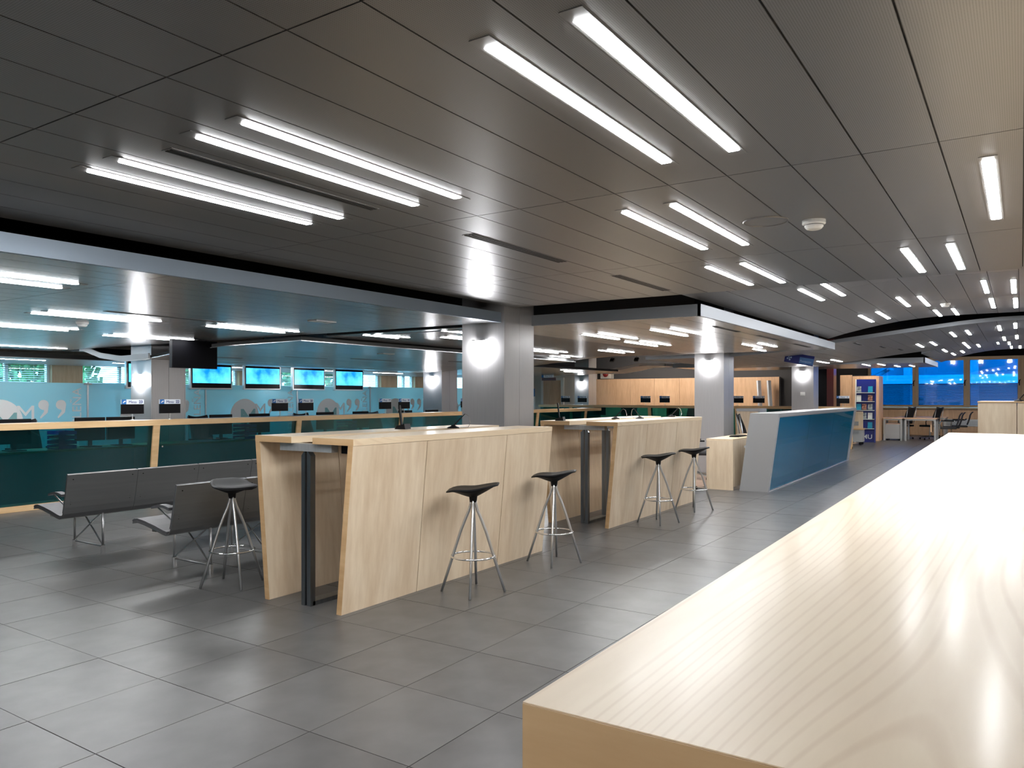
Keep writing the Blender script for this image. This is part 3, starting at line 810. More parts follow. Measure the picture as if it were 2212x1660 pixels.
MB().tube([(.30,-1.1,1.09),(.31,-1.1,.75),(.30,-1.1,.4),(.29,-1.1,.02)], .004).box(.29,.33,-1.12,-1.08,.60,.64).box(.26,.34,-1.16,-1.06,1.06,1.12).build('cable', 'blackplastic', c1)
bar_counter(-4.15, 8.93, 2.65, 'maple bar counter behind the grey column with two stools', [8.42, 9.36], [-1.15, -.62, 1.15])
bar_counter(-.4235+.493, 3.723, 6.247, 'long pale maple counter filling the right foreground', [2.6, 4.6], [-2.9, 0, 2.9], rz=.0136, end_panel=True, slab=.07)
t = thing('cabinet', 'tall pale wood cabinet block beyond the foreground counter', 'cabinet', (.23, 11.6, 0))
MB().box(-.67,-.274,-.6,.6,0,1.375).build('front_panel', 'maple', t)
MB().box(-.266,.67,-.6,.6,0,1.375).build('front_panel', 'maple', t)
MB().box(-.675,.675,-.605,.605,1.375,1.39).build('cabinet_top', 'maple_edge', t)

# ---- bar stools
def make_stool():
    t = thing('bar_stool', '', 'bar stool', (0,0,0), group='bar stools')
    nu, nv = 15, 11; top = []; bot = []
    for i in range(nu):
        u = -1+2*i/(nu-1); rt = []; rb = []
        for j in range(nv):
            v = -1+2*j/(nv-1)
            hw = .150*math.sqrt(max(0.0, 1-(abs(u)*.93)**4.5))*(1-.14*u)
            x = .190*u; yy = hw*v
            z = .775 + .040*max(0, u)**1.6 - .012*max(0, -u)**3 + .016*abs(v)**2*(1-u*u) - .010*math.exp(-((u+.15)/.45)**2)
            e = max(abs(u), abs(v))**6
            thk = .018 + .052*(1-min(1, math.hypot(u*1.1, v*.95)))
            rt.append((x, yy, z-.008*e)); rb.append((x, yy, z-.010*e-thk*(1-.55*e)))
        top.append(rt); bot.append(rb)
    MB().sheet(top, bot).build('seat', 'blackplastic', t, smooth=True)
    MB().lathe([(.026,.668),(.030,.70),(.036,.735),(.055,.755)], n=16).build('seat_stem', 'blackplastic', t, smooth=True)
    for k in range(4):
        a = k*PI/2; c, s_ = math.cos(a), math.sin(a)
        pr = [(.016,.70),(.018,.655),(.034,.60),(.062,.535),(.095,.45),(.152,.27),(.236,.004)]
        MB().tube([(r*c, r*s_, z) for r, z in pr], [.011]*5+[.0115,.0095], 8).build('leg', 'alu', t, smooth=True)
    MB().ring((0,0,.270), .163, .0075, 40, 8).build('foot_ring', 'chrome', t, smooth=True)
    return t
st0 = make_stool()
stools = [((-3.385, 4.59), YAW-.05, 'black saddle bar stool at the near bar counter, in front of the middle panel'),
          ((-3.40, 5.80), YAW-.15, 'black saddle bar stool at the far end of the near bar counter'),
          ((-5.06, 3.74), YAW+2.2, 'black saddle bar stool left of the near bar counter by the benches'),
          ((-3.47, 8.28), YAW-.1, 'black saddle bar stool at the second bar counter, nearer one'),
          ((-3.48, 9.46), YAW-.2, 'black saddle bar stool at the second bar counter, farther one by the desk')]
for k, (p, rz, lab) in enumerate(stools):
    o = st0 if k == 0 else copy_tree(st0)
    o.location = (p[0], p[1], 0); o.rotation_euler = (0, 0, rz); o['label'] = lab

# ---- waiting benches (backs towards the camera)
def bench(x, y0, nmod, label):
    L_ = .645
    t = thing('waiting_bench', label, 'bench', (x, y0+nmod*L_/2, 0), group='waiting benches')
    prof = [(.085,.765),(.070,.70),(.045,.58),(.020,.47),(.002,.415),(-.020,.385),(-.055,.372),(-.10,.378),(-.22,.405),(-.36,.430),(-.46,.442),(-.50,.436),(-.52,.425)]
    def off(pr, d0, d1):
        out = []
        for i, (px, pz) in enumerate(pr):
            a = pr[max(0, i-1)]; b = pr[min(len(pr)-1, i+1)]
            tx, tz = b[0]-a[0], b[1]-a[1]; n = math.hypot(tx, tz)
            out.append((px + tz/n*d0, pz - tx/n*d0, px + tz/n*d1, pz - tx/n*d1))
        return out
    def shell(pr, d0, d1, ya, yb):
        q = off(pr, d0, d1)
        return MB().sheet([[(a, ya, b), (a, yb, b)] for a, b, c, d in q], [[(c, ya, d), (c, yb, d)] for a, b, c, d in q])
    tot = nmod*L_
    for k in range(nmod):
        ya, yb = -tot/2+k*L_+.002, -tot/2+(k+1)*L_-.002
        m = shell(prof, -.010, 0, ya, yb).build('seat_shell', 'bench_alu', t, smooth=False)
        shell(prof[:5], .001, .022, ya+.006, yb-.006).build('back_pad', 'pad', m)
        shell(prof[6:], .001, .022, ya+.006, yb-.006).build('seat_pad', 'pad', m)
        bolts = MB()
        for yy in (ya+.05, yb-.05):
            for px, pz in ((.078,.72),(.030,.52),(.026,.50)):
                bolts.obox((px+.006, yy, pz), (.010,.008,.008))
        bolts.build('bolts', 'blackplastic', m)
    for yy in (-tot/2+.03, tot/2-.03):
        ar = MB().sheet([[(-.02+.0*i-.235*i/6, yy-.028, .585+.02*math.sin(i/6*PI)-.01*i/6), (-.02-.235*i/6, yy+.028, .585+.02*math.sin(i/6*PI)-.01*i/6)] for i in range(7)],
                        [[(-.02-.235*i/6, yy-.028, .562+.02*math.sin(i/6*PI)-.004*i/6), (-.02-.235*i/6, yy+.028, .562+.02*math.sin(i/6*PI)-.004*i/6)] for i in range(7)]).build('armrest', 'pad', t)
        MB().tube([(-.20,yy,.568),(-.03,yy,.49),(.0,yy,.47)], .006).build('arm_strut', 'alu', ar)
    for yy in (-tot/2+.36, tot/2-.36):
        MB().tube([(-.50,yy,.07),(-.50,yy,.40)], .010).build('leg', 'alu', t, smooth=True)
        fr = MB().tube([(0,yy,.07),(0,yy,.38)], .010).build('leg', 'alu', t, smooth=True)
        MB().tube([(-.50,yy,.085),(-.04,yy,.375)], .007).build('brace', 'alu', fr); MB().tube([(0,yy,.085),(-.40,yy,.40)], .007).build('brace', 'alu', fr)
        MB().tube([(-.50,yy,.075),(0,yy,.075)], .007).build('brace', 'alu', fr)
        for fx in (-.50, 0): MB().lathe([(.022,0),(.019,.085)], (fx, yy, 0), 12).build('foot', 'chrome', fr)
    MB().box(-.32,-.26,-tot/2+.05,tot/2-.05,.365,.395).build('beam', 'alu', t)
bench(-7.03, 3.45, 5, 'grey aluminium waiting bench nearer the glass service counter')
bench(-5.50, 3.50, 2, 'grey aluminium waiting bench behind the left bar stool')

# ---- service counters: wood frame, slanted teal glass
def service_counter(label, loc, rz, posts, y0, y1, top=1.11):
    t = thing('service_counter', label, 'counter', loc, rz, group='glass fronted service counters')
    MB().box(-.32, .055, y0, y1, top-.078, top).build('top_rail', 'maple_rail', t)
    MB().box(-.17, -.05, y0, y1, 0, .07).build('base_rail', 'maple_rail', t)
    zt = top-.078
    def sx(z): return -.07+.12*z/zt
    for p in posts: MB().prism([(sx(0)-.13,.0),(sx(0),.0),(sx(zt),zt),(sx(zt)-.13,zt)], 'Y', p-.05, p+.05).build('post', 'maple_rail', t)
    ed = [y0]+list(posts)+[y1]
    for a, b in zip(ed, ed[1:]):
        if b-a < .2: continue
        MB().prism([(sx(.07)-.035,.07),(sx(.07)-.025,.07),(sx(zt)-.025,zt),(sx(zt)-.035,zt)], 'Y', a+.05, b-.05).build('glass_panel', 'teal', t)
        for zz in (.35, .72):
            MB().tube([(sx(zz)-.02, a+.12, zz),(sx(zz)-.036, a+.12, zz)], .012).build('glass_clip', 'chrome', t)
    return t
P1 = [6.42+2.63*k for k in range(-3, 6)]
service_counter('long wood framed service counter with teal glass front at left', (-10.45, 0, 0), 0, P1, -2.8, 20.5)
service_counter('far wood framed service counter running behind the blue glass desk', (0, 22.7, 0), -PI/2, [-12.64, -9.8, -7.03, -3.92], -13.9, -3.87, 1.17)

# desks behind the long counter
def plain_desk(loc, rz, length, label, depth=.54, panel='maple_edge', group='desks behind the service counters'):
    t = thing('desk', label, 'desk', loc, rz, group)
    h = length/2
    MB().box(-depth/2, depth/2, -h, h, .70, .73).build('desk_top', panel, t, bevel=.003)
    MB().box(depth/2-.06, depth/2-.03, -h+.04, h-.04, .06, .70).build('modesty_panel', 'grey', t)
    for y_ in (-h+.03, h-.03): MB().box(-depth/2+.04, depth/2-.04, y_-.015, y_+.015, 0, .70).build('desk_side', 'grey', t)
    return t
def monitor_proto():
    t = thing('monitor', '', 'monitor', (0,0,0), group='desk monitors')
    MB().box(-.04,.0,-.21,.21,.09,.42).build('screen_housing', 'blackplastic', t, bevel=.006)
    MB().box(-.043,-.039,-.195,.195,.105,.405).build('display', 'blackscreen', t)
    MB().box(-.03,-.005,-.025,.025,.01,.12).build('stand', 'blackplastic', t)
    MB().box(-.10,.10,-.11,.11,0,.012).build('stand_foot', 'blackplastic', t, bevel=.003)
    return t
mon0 = monitor_proto(); used = [0]
def monitor(x, y, z, rz, label):
    o = mon0 if not used[0] else copy_tree(mon0)
    used[0] = 1; o.location = (x, y, z); o.rotation_euler = (0, 0, rz); o['label'] = label
bays = [(3.79+2.63*k, 6.42+2.63*k) for k in range(6)]
nmb = ['beside the left edge of the picture', 'left of the black and blue screens, second bay', 'in the bay below the farthest blue screens', 'in the bay left of the grey column', 'hidden past the first column, nearer', 'hidden past the first column, farther']
for (a, b), nm in zip(bays, nmb): plain_desk((-11.1, (a+b)/2, 0), 0, b-a-.12, 'dark desk behind the teal glass, ' + nm)
for y_, nm in ((4.84,'at the left edge'),(5.84,'under desk sign 23, left one'),(6.29,'under desk sign 23, right one'),(8.0,'just left of the round logo'),(8.78,'right below the round logo'),(10.3,'in the middle of the third bay'),(11.25,'just left of the third counter post'),(12.6,'right of the third counter post'),(13.5,'left of the grey column')):
    monitor(-11.1, y_, .73, 0, 'black monitor seen through the teal glass ' + nm)

# office chairs
def chair_proto():
    t = thing('office_chair', '', 'chair', (0,0,0), group='black office chairs')
    nu, nv = 9, 9; top = []; bot = []
    for i in range(nu):
        w = i/(nu-1); rt = []; rb = []
        for j in range(nv):
            v = -1+2*j/(nv-1); x = -.20-.16*w+.03*v*v + .03*math.sin(w*PI); z = .52+.56*w - (.03*v*v*-1 if i == nu-1 else 0)
            hw = .22-.03*w*w
            rt.append((x, hw*v, z)); rb.append((x-.014, hw*v, z))
        top.append(rt); bot.append(rb)
    br = MB().sheet(top, bot).build('backrest', 'blackfabric', t, smooth=True)
    for s_ in (-1, 1):
        MB().tube([(-.21,s_*.222,.50),(-.28,s_*.222,.72),(-.34,s_*.20,1.09)], .011).build('back_frame', 'alu', br, smooth=True)
    MB().box(-.24,.24,-.235,.235,.43,.49).build('seat', 'blackfabric', t, bevel=.02)
    for s_ in (-1, 1):
        a = MB().tube([(-.02,s_*.25,.46),(-.02,s_*.28,.58),(-.04,s_*.28,.67)], .014).build('armrest', 'blackplastic', t)
        MB().box(-.16,.12,s_*.28-.035,s_*.28+.035,.67,.695).build('arm_pad', 'blackplastic', a, bevel=.01)
    MB().lathe([(.028,.10),(.028,.30),(.018,.30),(.018,.43)], n=14).build('gas_lift', 'steel', t)
    for k in range(5):
        a = k*2*PI/5+.3; c, s_ = math.cos(a), math.sin(a)
        l = MB().tube([(0,0,.12),(.16*c,.16*s_,.10),(.30*c,.30*s_,.075)], [.022,.018,.014]).build('base_leg', 'alu', t)
        MB().lathe([(.028,-.012),(.028,.012)], n=12).build('caster', 'blackplastic', l, loc=(.30*c,.30*s_,.03), rot=(PI/2,0,a))
    return t
ch0 = chair_proto(); usedc = [0]
def chair(x, y, rz, label):
    o = ch0 if not usedc[0] else copy_tree(ch0)
    usedc[0] = 1; o.location = (x, y, .004 if x < -4 and y > 11.9 else .004 if x < -10 else 0); o.rotation_euler = (0, 0, rz); o['label'] = label
for y_, nm in ((5.55,'beside the stacked blue trays at left'),(8.5,'below the second blue screen'),(10.9,'below the fourth blue screen'),(13.0,'left of the grey column')):
    chair(-12.15, y_, 0, 'black office chair behind the teal glass ' + nm)
chair(-4.75, 13.0, .45, 'black mesh office chair left of the blue desk, nearer of two')
chair(-4.35, 15.25, .45, 'black mesh office chair left of the blue desk, farther of two')
chair(-4.45, 11.35, .35, 'black office chair half hidden by the second bar counter')
for x_, nm in ((-11.2,'beside the far bright column'),(-9.0,'before the wood wall'),(-6.4,'just right of the second column'),(-5.4,'left of the third column')):
    chair(x_, 24.1, -PI/2, 'black office chair behind the far service counter ' + nm)
for x_, nm in ((-11.4,'by the far bright column'),(-8.6,'before the wood wall'),(-5.5,'behind the blue glass desk')):
    plain_desk((x_, 23.35, 0), -PI/2, 2.4, 'desk behind the far service counter ' + nm)
for x_, nm in ((-11.9,'before the far bright column'),(-10.9,'at the left end of the wood wall'),(-9.3,'before the middle of the wood wall'),(-8.4,'close to the second column')):
    monitor(x_, 23.35, .73, -PI/2, 'black monitor behind the far service counter ' + nm)

# blue letter trays on the desks
def trays(x, y, label):
    t = thing('letter_tray', label, 'letter tray', (x, y, .73), group='blue letter trays')
    for k in range(4):
        z = .065*k
        MB().box(-.16,.16,-.12,.12,z,z+.006).box(-.16,-.154,-.12,.12,z,z+.05).box(.154,.16,-.12,.12,z,z+.05).box(-.16,.16,.114,.12,z,z+.05).build('tray', 'bluetray', t)
        if k in (0, 2): MB().box(-.14,.14,-.10,.10,z+.006,z+.02).build('paper_stack', 'paper', t)
trays(-11.05, 5.42, 'stack of blue letter trays left of the monitors under sign 23')
trays(-11.05, 8.42, 'stack of blue letter trays below the second blue screen')
trays(-11.05, 10.8, 'stack of blue letter trays below the fourth blue screen')

# ---- desk number signs
def mesa(num, p, rot, label, zb):
    t = thing('desk_sign', label, 'sign', p, rot, group='desk number signs')
    H = 1.20-zb
    MB().lathe([(.03,0),(.028,.008),(.006,.012),(.006,.10+max(0, H-.1))], n=12).build('pole', 'steel', t)
    z0 = max(.09, H)
    MB().box(-.166,.166,-.012,.012,z0,z0+.139).build('display', 'blackscreen', t)
    hd = MB().box(-.166,.166,-.012,.012,z0+.139,z0+.207).build('header', 'signwhite', t)
    MB().box(-.166,-.098,-.015,-.011,z0+.139,z0+.207).build('emblem', 'signblue', hd)
    MB().obox((-.125,-.0165,z0+.178),(.030,.003,.014),(0,-.4,0)).obox((-.142,-.0165,z0+.163),(.012,.003,.012),(0,-.4,0)).build('emblem_mark', 'signwhite', hd)
    text('Mesa', .058, 'lettering', 'navytext', hd, (-.005, -.013, z0+.170), FACE_MY)
    text(str(num), .058, 'lettering', 'navytext', hd, (.118, -.013, z0+.170), FACE_MY, bold=.0016)
WH = {23:'leftmost, in front of the bright column',22:'second from the left, against the grey column side',21:'right of the black hanging display and the round logo',20:'next to the one above the counter post',19:'below the last blue screen',18:'left of the bright far column',17:'half hidden by the grey column',
 7:'leftmost of the far row by the wooden door',6:'in front of the far bright column',5:'left of two before the wood wall',4:'right of two before the wood wall',3:'cut off by the second column',2:'right of the second column',1:'by the brochure stand, rightmost'}
for n_, y_ in ((23,6.18),(22,6.76),(21,8.81),(20,9.385),(19,11.43),(18,12.0),(17,14.1)):
    mesa(n_, (-10.62, y_, 1.11), PI/2, 'desk display reading Mesa %d, %s' % (n_, WH[n_]), 1.11)
for n_, x_ in ((7,-12.945),(6,-12.3),(5,-10.01),(4,-9.36),(3,-7.05),(2,-6.43),(1,-4.12)):
    mesa(n_, (x_, 22.85, 1.17), 0, 'small far desk display reading Mesa %d, %s' % (n_, WH[n_]), 1.11)

# ---- televisions
def tv(y, label):
    t = thing('television', label, 'television', (-14.25, y, 1.6), group='hanging blue screens')
    MB().box(-.05,.02,-.5,.5,0,.545).build('casing', 'alu', t, bevel=.006)
    MB().box(.02,.026,-.47,.47,.03,.525).build('bezel', 'blackscreen', t)
    MB().box(.026,.028,-.455,.455,.13,.48).build('picture', 'screen', t)
    MB().box(-.09,-.05,-.06,.06,.15,.40).tube([(-.07,0,.3),(-.07,0,.72)], .025).build('ceiling_mount', 'alu', t)
for y_, lab in ((8.66,'blue screen half hidden behind the bright column'),(10.02,'blue screen under the black hanging display'),(11.33,'blue screen, second from the bright column'),(12.68,'blue screen above desk sign 20'),(14.0,'blue screen farthest from the bright column')):
    tv(y_, lab)
t = thing('hanging_display', 'black switched-off display hung from the low ceiling at left', 'display', (-9.8, 6.63, 1.85))
MB().box(-.06,.0,-.36,.36,0,.40).build('casing', 'blackplastic', t)
MB().box(0,.004,-.35,.35,.01,.39).build('panel', 'deadscreen', t)
MB().tube([(-.03,-.2,.40),(-.03,-.2,.41)], .015).tube([(-.03,.2,.40),(-.03,.2,.41)], .015).build('bracket', 'darksteel', t)

# ---- frosted glass partition with lettering
fp = thing('glass_partition', 'frosted pale blue glass partition with white lettering and round logos', 'partition', (-14.6, 0, 0))
for k in range(-3, 6):
    a = 7.62+2.5*k; b = a+2.5
    if b > 21.4: break
    g = MB().box(-.006,.006,a+.015,b-.015,.02,1.70).build('glass_panel', 'frost', fp)
    MB().box(-.02,.02,a-.015,a+.015,0,1.72).build('post', 'alu', fp)
    MB().box(-.03,.03,a-.07,a+.07,1.67,1.70).build('clamp', 'steel', fp)
    yt = a-.19+2.5
    text('MADRILEÑA', .235, 'lettering', 'frostlogo', fp, (.010, yt, .97), (0, 0, 0))
    o = bpy.data.objects[[x.name for x in fp.children if x.name.startswith('lettering')][-1]]
    # local x -> up, local y -> -Y, local z -> +X
    o.rotation_euler = Matrix(((0,0,1),(0,-1,0),(1,0,0))).to_euler()
    yc = a+1.0; zc = 1.02
    lg = MB().prism([(yc+.38*math.cos(u*PI/18), zc+.38*math.sin(u*PI/18)) for u in range(36)], 'X', .007, .010).build('logo_disc', 'frostlogo', fp)
    text('M', .62, 'logo_letter', 'frostdark', lg, (.0115, yc+.10, zc-.10), FACE_PX, bold=.012)
    text('M', .44, 'logo_letter', 'frostlogo', lg, (.0135, yc+.42, zc+.10), FACE_PX)
    for q in (0, .30):
        MB().prism([(yc+.72+q+.09*math.cos(u*PI/9), zc+.28+.09*math.sin(u*PI/9)) for u in range(18)], 'X', .007, .010).prism([(yc+.72+q+.09, zc+.28),(yc+.72+q+.07, zc+.14),(yc+.72+q-.05, zc+.03),(yc+.72+q-.06, zc+.06),(yc+.72+q+.01, zc+.16),(yc+.72+q+.0, zc+.24)], 'X', .0072, .0102).build('quote_mark', 'frostlogo', fp)

# ---- blue glass reception desk
t = thing('reception_desk', 'slanted silver reception desk with a blue glass front', 'desk', (-3.36, 15.3, 0), .013)
ya, yb = -3.5, 3.55
pr = [(-.30,0),(.13,0),(.295,1.195),(-.135,1.195)]
MB().prism(pr, 'Y', ya, ya+.05).build('end_panel', 'silver', t)
MB().prism(pr, 'Y', yb-.05, yb).build('end_panel', 'silver', t)
MB().prism([(.275,1.13),(.288,1.145),(.295,1.195),(-.135,1.195),(-.145,1.13)], 'Y', ya+.05, yb-.05).build('desk_top', 'silver', t)
MB().prism([(.13,0),(.10,0),(.258,1.13),(.284,1.13)], 'Y', ya+.05, ya+.09).build('front_frame', 'silver', t)
MB().prism([(.13,0),(.10,0),(.258,1.13),(.284,1.13)], 'Y', yb-.22, yb-.05).build('front_frame', 'silver', t)
n_ = 3; L_ = (yb-.22-ya-.09)/n_
for k in range(n_):
    MB().prism([(.108,.02),(.120,.02),(.274,1.13),(.262,1.13)], 'Y', ya+.09+k*L_+.002, ya+.09+(k+1)*L_-.002).build('glass_panel', 'blue', t)
MB().box(.10,.135,ya+.05,yb-.05,0,.018).build('base_trim', 'alu', t)
MB().prism([(-.30,0),(-.28,0),(-.13,1.13),(-.15,1.13)], 'Y', ya+.05, yb-.05).build('back_panel', 'silver', t)
MB().box(-.24,.16,ya+.05,yb-.05,.66,.69).build('inner_shelf', 'grey', t)
for k in range(3): MB().box(-.05,.10,2.4+.06*k,2.43+.06*k,.69,.95-.05*k).build('paper_rack', 'white', t)
t = thing('desk', 'pale wood side desk next to the silver end of the reception desk', 'desk', (-3.9, 12.75, 0))
MB().box(-.22,.20,-1.0,-.97,0,.76).build('desk_side', 'maple', t)
MB().box(-.22,.20,.97,1.0,0,.76).build('desk_side', 'maple', t)
MB().box(-.22,.20,-1.0,1.0,.76,.79).build('desk_top', 'maple_top', t)
MB().box(.17,.20,-.97,.97,.05,.76).build('back_panel', 'maple', t)
t = thing('keyboard', 'black keyboard on the pale wood side desk', 'keyboard', (-3.88, 12.6, .79))
MB().box(-.08,.08,-.22,.22,0,.018).build('body', 'blackplastic', t, bevel=.004)
MB().box(-.065,.065,-.205,.205,.018,.024).build('keys', 'blackscreen', t)
t = thing('cabinet', 'wood cabinet with grey top right of the second column', 'cabinet', (-5.0, 17.2, .004))
MB().box(-.25,.22,-.25,.25,0,1.12).build('body', 'maple', t)
MB().box(-.26,.26,-.26,.26,1.12,1.18).build('cabinet_top', 'silver', t)
MB().box(.22,.26,-.26,.26,0,1.12).build('side_panel', 'silver', t)

# ---- hanging blue sign, tilted
t = thing('hanging_sign', 'tilted dark blue hanging sign in front of the third column', 'sign', (-3.70, 16.0, 2.20))
a_ = -.20
MB().obox((0,0,0),(.56,.03,.20),(0,-a_,0)).build('sign_board', 'navy', t)
sb = MB().obox((.14,-.018,-.048),(.27,.012,.125),(0,-a_,0)).build('sign_inset', 'midblue', t)
text('Recepción', .052, 'lettering', 'paleblue', sb, (.13, -.026, -.058), (PI/2, -a_, 0))
em = MB()
for q in range(4): em.obox((-.19+.035*math.cos(q*PI/2+.2), -.017, .03+.035*math.sin(q*PI/2+.2)), (.030,.004,.030), (0, .6, 0))
em.obox((-.19,-.017,.03),(.02,.004,.02)).build('emblem', 'paleblue', t)
MB().tube([(-.22,0,.05),(-.22,0,.10)], .004).tube([(.22,0,-.02),(.22,0,.10)], .004).build('cable', 'steel', t)
t = thing('hanging_sign', 'small hanging sign over the far desks reading Mesas 7 a 16', 'sign', (-11.85, 19.9, 1.93))
MB().box(-.24,.24,-.02,.02,0,.09).build('display', 'maroon', t)
hd = MB().box(-.19,.17,-.024,.02,.09,.17).build('header', 'signwhite', t)
MB().box(-.24,-.17,-.026,.02,.09,.17).build('emblem', 'signblue', t)
text('Mesas 7 a 16', .05, 'lettering', 'navytext', hd, (-.0, -.026, .13), FACE_MY)

# ---- pens and holders on the counters
def pen_stand(x, y, z, rz, label):
    t = thing('pen_stand', label, 'pen', (x, y, z), rz, group='counter pens')
    MB().lathe([(.055,0),(.050,.010),(.022,.020),(.016,.030)], n=18).build('base', 'blackplastic', t, smooth=True)
    MB().tube([(.0,0,.02),(.05,.01,.075),(.10,.02,.125)], [.006,.006,.003]).build('pen', 'blackplastic', t)
    MB().tube([(.10,.02,.125),(.13,.03,.11),(.15,.03,.05),(.13,.01,.008),(.06,0,.006)], .0025, 6).build('chain', 'chrome', t)
def card_stand(x, y, z, rz, label):
    t = thing('card_stand', label, 'card stand', (x, y, z), rz)
    MB().prism([(-.05,0),(.05,0),(.04,.045),(-.03,.03)], 'Y', -.06, .06).build('base', 'blackplastic', t)
    MB().obox((-.02,0,.11),(.012,.03,.19),(0,-.12,0)).build('upright', 'blackplastic', t)
card_stand(-4.44, 5.0, 1.17, .3, 'small black upright holder on the near bar counter')
pen_stand(-4.17, 5.36, 1.17, .6, 'black chained pen on the near bar counter')
card_stand(-4.46, 7.75, 1.17, .3, 'black slanted holder on the left slab of the second bar counter')
pen_stand(-4.24, 8.75, 1.17, .6, 'chained pen in the middle of the second bar counter')
pen_stand(-4.02, 9.0, 1.17, 2.6, 'chained pen right of the middle on the second bar counter')
pen_stand(-3.98, 9.95, 1.17, .6, 'chained pen at the far end of the second bar counter')
pen_stand(-.02, 11.3, 1.39, .4, 'chained pen on the tall pale cabinet')

# ---- far corner: brochure stand, cart, desks, chairs
t = thing('brochure_stand', 'tall dark blue brochure stand with shelves by the wood screen wall', 'brochure stand', (-4.12, 26.5, 0), .06)
lean = .10
def lz(z): return lean*z
MB().prism([(0,0),(.05,0),(.05+lz(2.0),2.0),(lz(2.0),2.0)], 'X', -.27, .27).build('back_panel', 'navy', t)
for sx_ in (-.30, .27): MB().prism([(-.14,0),(.05,0),(.05+lz(2.0),2.0),(lz(2.0)-.06,2.0)], 'X', sx_, sx_+.03).build('side_panel', 'white' if sx_ < 0 else 'navy', t)
shelf_z = [.42, .72, 1.00, 1.28, 1.56]
for z in shelf_z:
    MB().box(-.27,.27,lz(z)-.11,lz(z),z,z+.015).build('shelf', 'white', t)
    MB().box(-.27,.27,lz(z)-.11,lz(z)-.105,z+.015,z+.05).build('shelf_lip', 'clear', t)
text('MU', .20, 'lettering', 'signwhite', t, (.06, -.004, .17), FACE_MY, bold=.002)
cnt = 0
pr_ = ['printa','paper','cyanprint','printb']
for si, z in enumerate(shelf_z):
    for bi, bx_ in enumerate((-.19, -.03, .14)):
        if si == 0 and bi < 2 or (si >= 3 and bi == 1): continue
        rz_ = .06; px_, py_ = bx_, lz(z)-.06
        b = thing('brochure', 'folded brochure on shelf %s of the blue stand, %s' % (['five','four','three','two','one'][si] + ' from the top', ['left','middle','right'][bi]), 'brochure',
                  (-4.12+px_*math.cos(rz_)-py_*math.sin(rz_), 26.5+px_*math.sin(rz_)+py_*math.cos(rz_), z+.015), rz_, group='brochures on the blue stand')
        MB().obox((0,.012,.10),(.13,.012,.20),(-.10,0,0)).build('cover', pr_[(si*3+bi) % 4], b)
        MB().obox((0,.004,.05),(.132,.006,.07),(-.10,0,0)).build('cover_band', 'paper', b)
t = thing('info_cart', 'small wheeled wood and grey cart in front of the brochure stand', 'cart', (-4.16, 24.9, 0))
MB().box(-.24,.24,-.2,.2,.10,.46).build('body', 'grey', t)
MB().box(.242,.246,-.15,.15,.34,.42).box(-.15,.15,-.206,-.2,.34,.42).build('drawer_front', 'silver', t)
MB().box(-.26,.26,-.22,.22,.46,.50).build('shelf', 'maple_edge', t)
MB().box(-.26,.22,.05,.09,.50,1.0).build('back_board', 'maple', t)
MB().box(-.20,.10,.035,.05,.58,.70).build('label_plate', 'silver', t)
for x_ in (-.18, .18):
    for y_ in (-.14, .14): MB().lathe([(.045,-.014),(.045,.014)], n=14).build('wheel', 'blackplastic', t, loc=(x_, y_, .048), rot=(PI/2,0,.6))

def office_desk(x, y, w, d, label):
    t = thing('office_desk', label, 'desk', (x, y, 0), group='grey legged office desks')
    MB().box(-w/2,w/2,-d/2,d/2,.72,.745).build('desk_top', 'wallwood', t)
    MB().box(-w/2+.03,w/2-.03,-d/2+.03,d/2-.03,.67,.72).build('apron', 'silver', t)
    for sx_ in (-1, 1):
        for sy_ in (-1, 1): MB().box(sx_*(w/2-.05)-.03, sx_*(w/2-.05)+.03, sy_*(d/2-.05)-.03, sy_*(d/2-.05)+.03, 0, .67).build('leg', 'silver', t)
    return t
od = office_desk(-2.72, 28.45, .95, .9, 'nearer grey legged desk by the blue windows, right part')
office_desk(-3.52, 28.35, .60, .7, 'nearer grey legged desk by the blue windows, left part')
office_desk(-2.85, 30.2, 1.5, .9, 'farther grey legged desk against the wooden dado')
MB().box(.28,.32,-.3,.3,.30,.67).build('modesty_board', 'wallwood', od)
def pedestal(x, y, label):
    t = thing('drawer_pedestal', label, 'drawer unit', (x, y, 0))
    MB().box(-.22,.22,-.25,.25,.05,.54).build('body', 'grey', t, bevel=.004)
    for k in range(3): MB().box(-.20,.20,-.262,-.25,.07+k*.155,.215+k*.155).build('drawer', 'silver', t)
    MB().box(-.225,.225,-.265,.255,.54,.56).build('unit_top', 'wallwood', t)
    for x_ in (-.18,.18):
        for y_ in (-.2,.2): MB().lathe([(.025,-.01),(.025,.01)], n=10).build('wheel', 'blackplastic', t, loc=(x_, y_, .026), rot=(PI/2,0,0))
pedestal(-3.52, 28.32, 'grey drawer pedestal under the left part of the near desk')
chair(-3.35, 29.25, 2.6, 'black backed office chair at the far desks, left one')
chair(-2.55, 29.3, 2.7, 'black backed office chair at the far desks, right one')
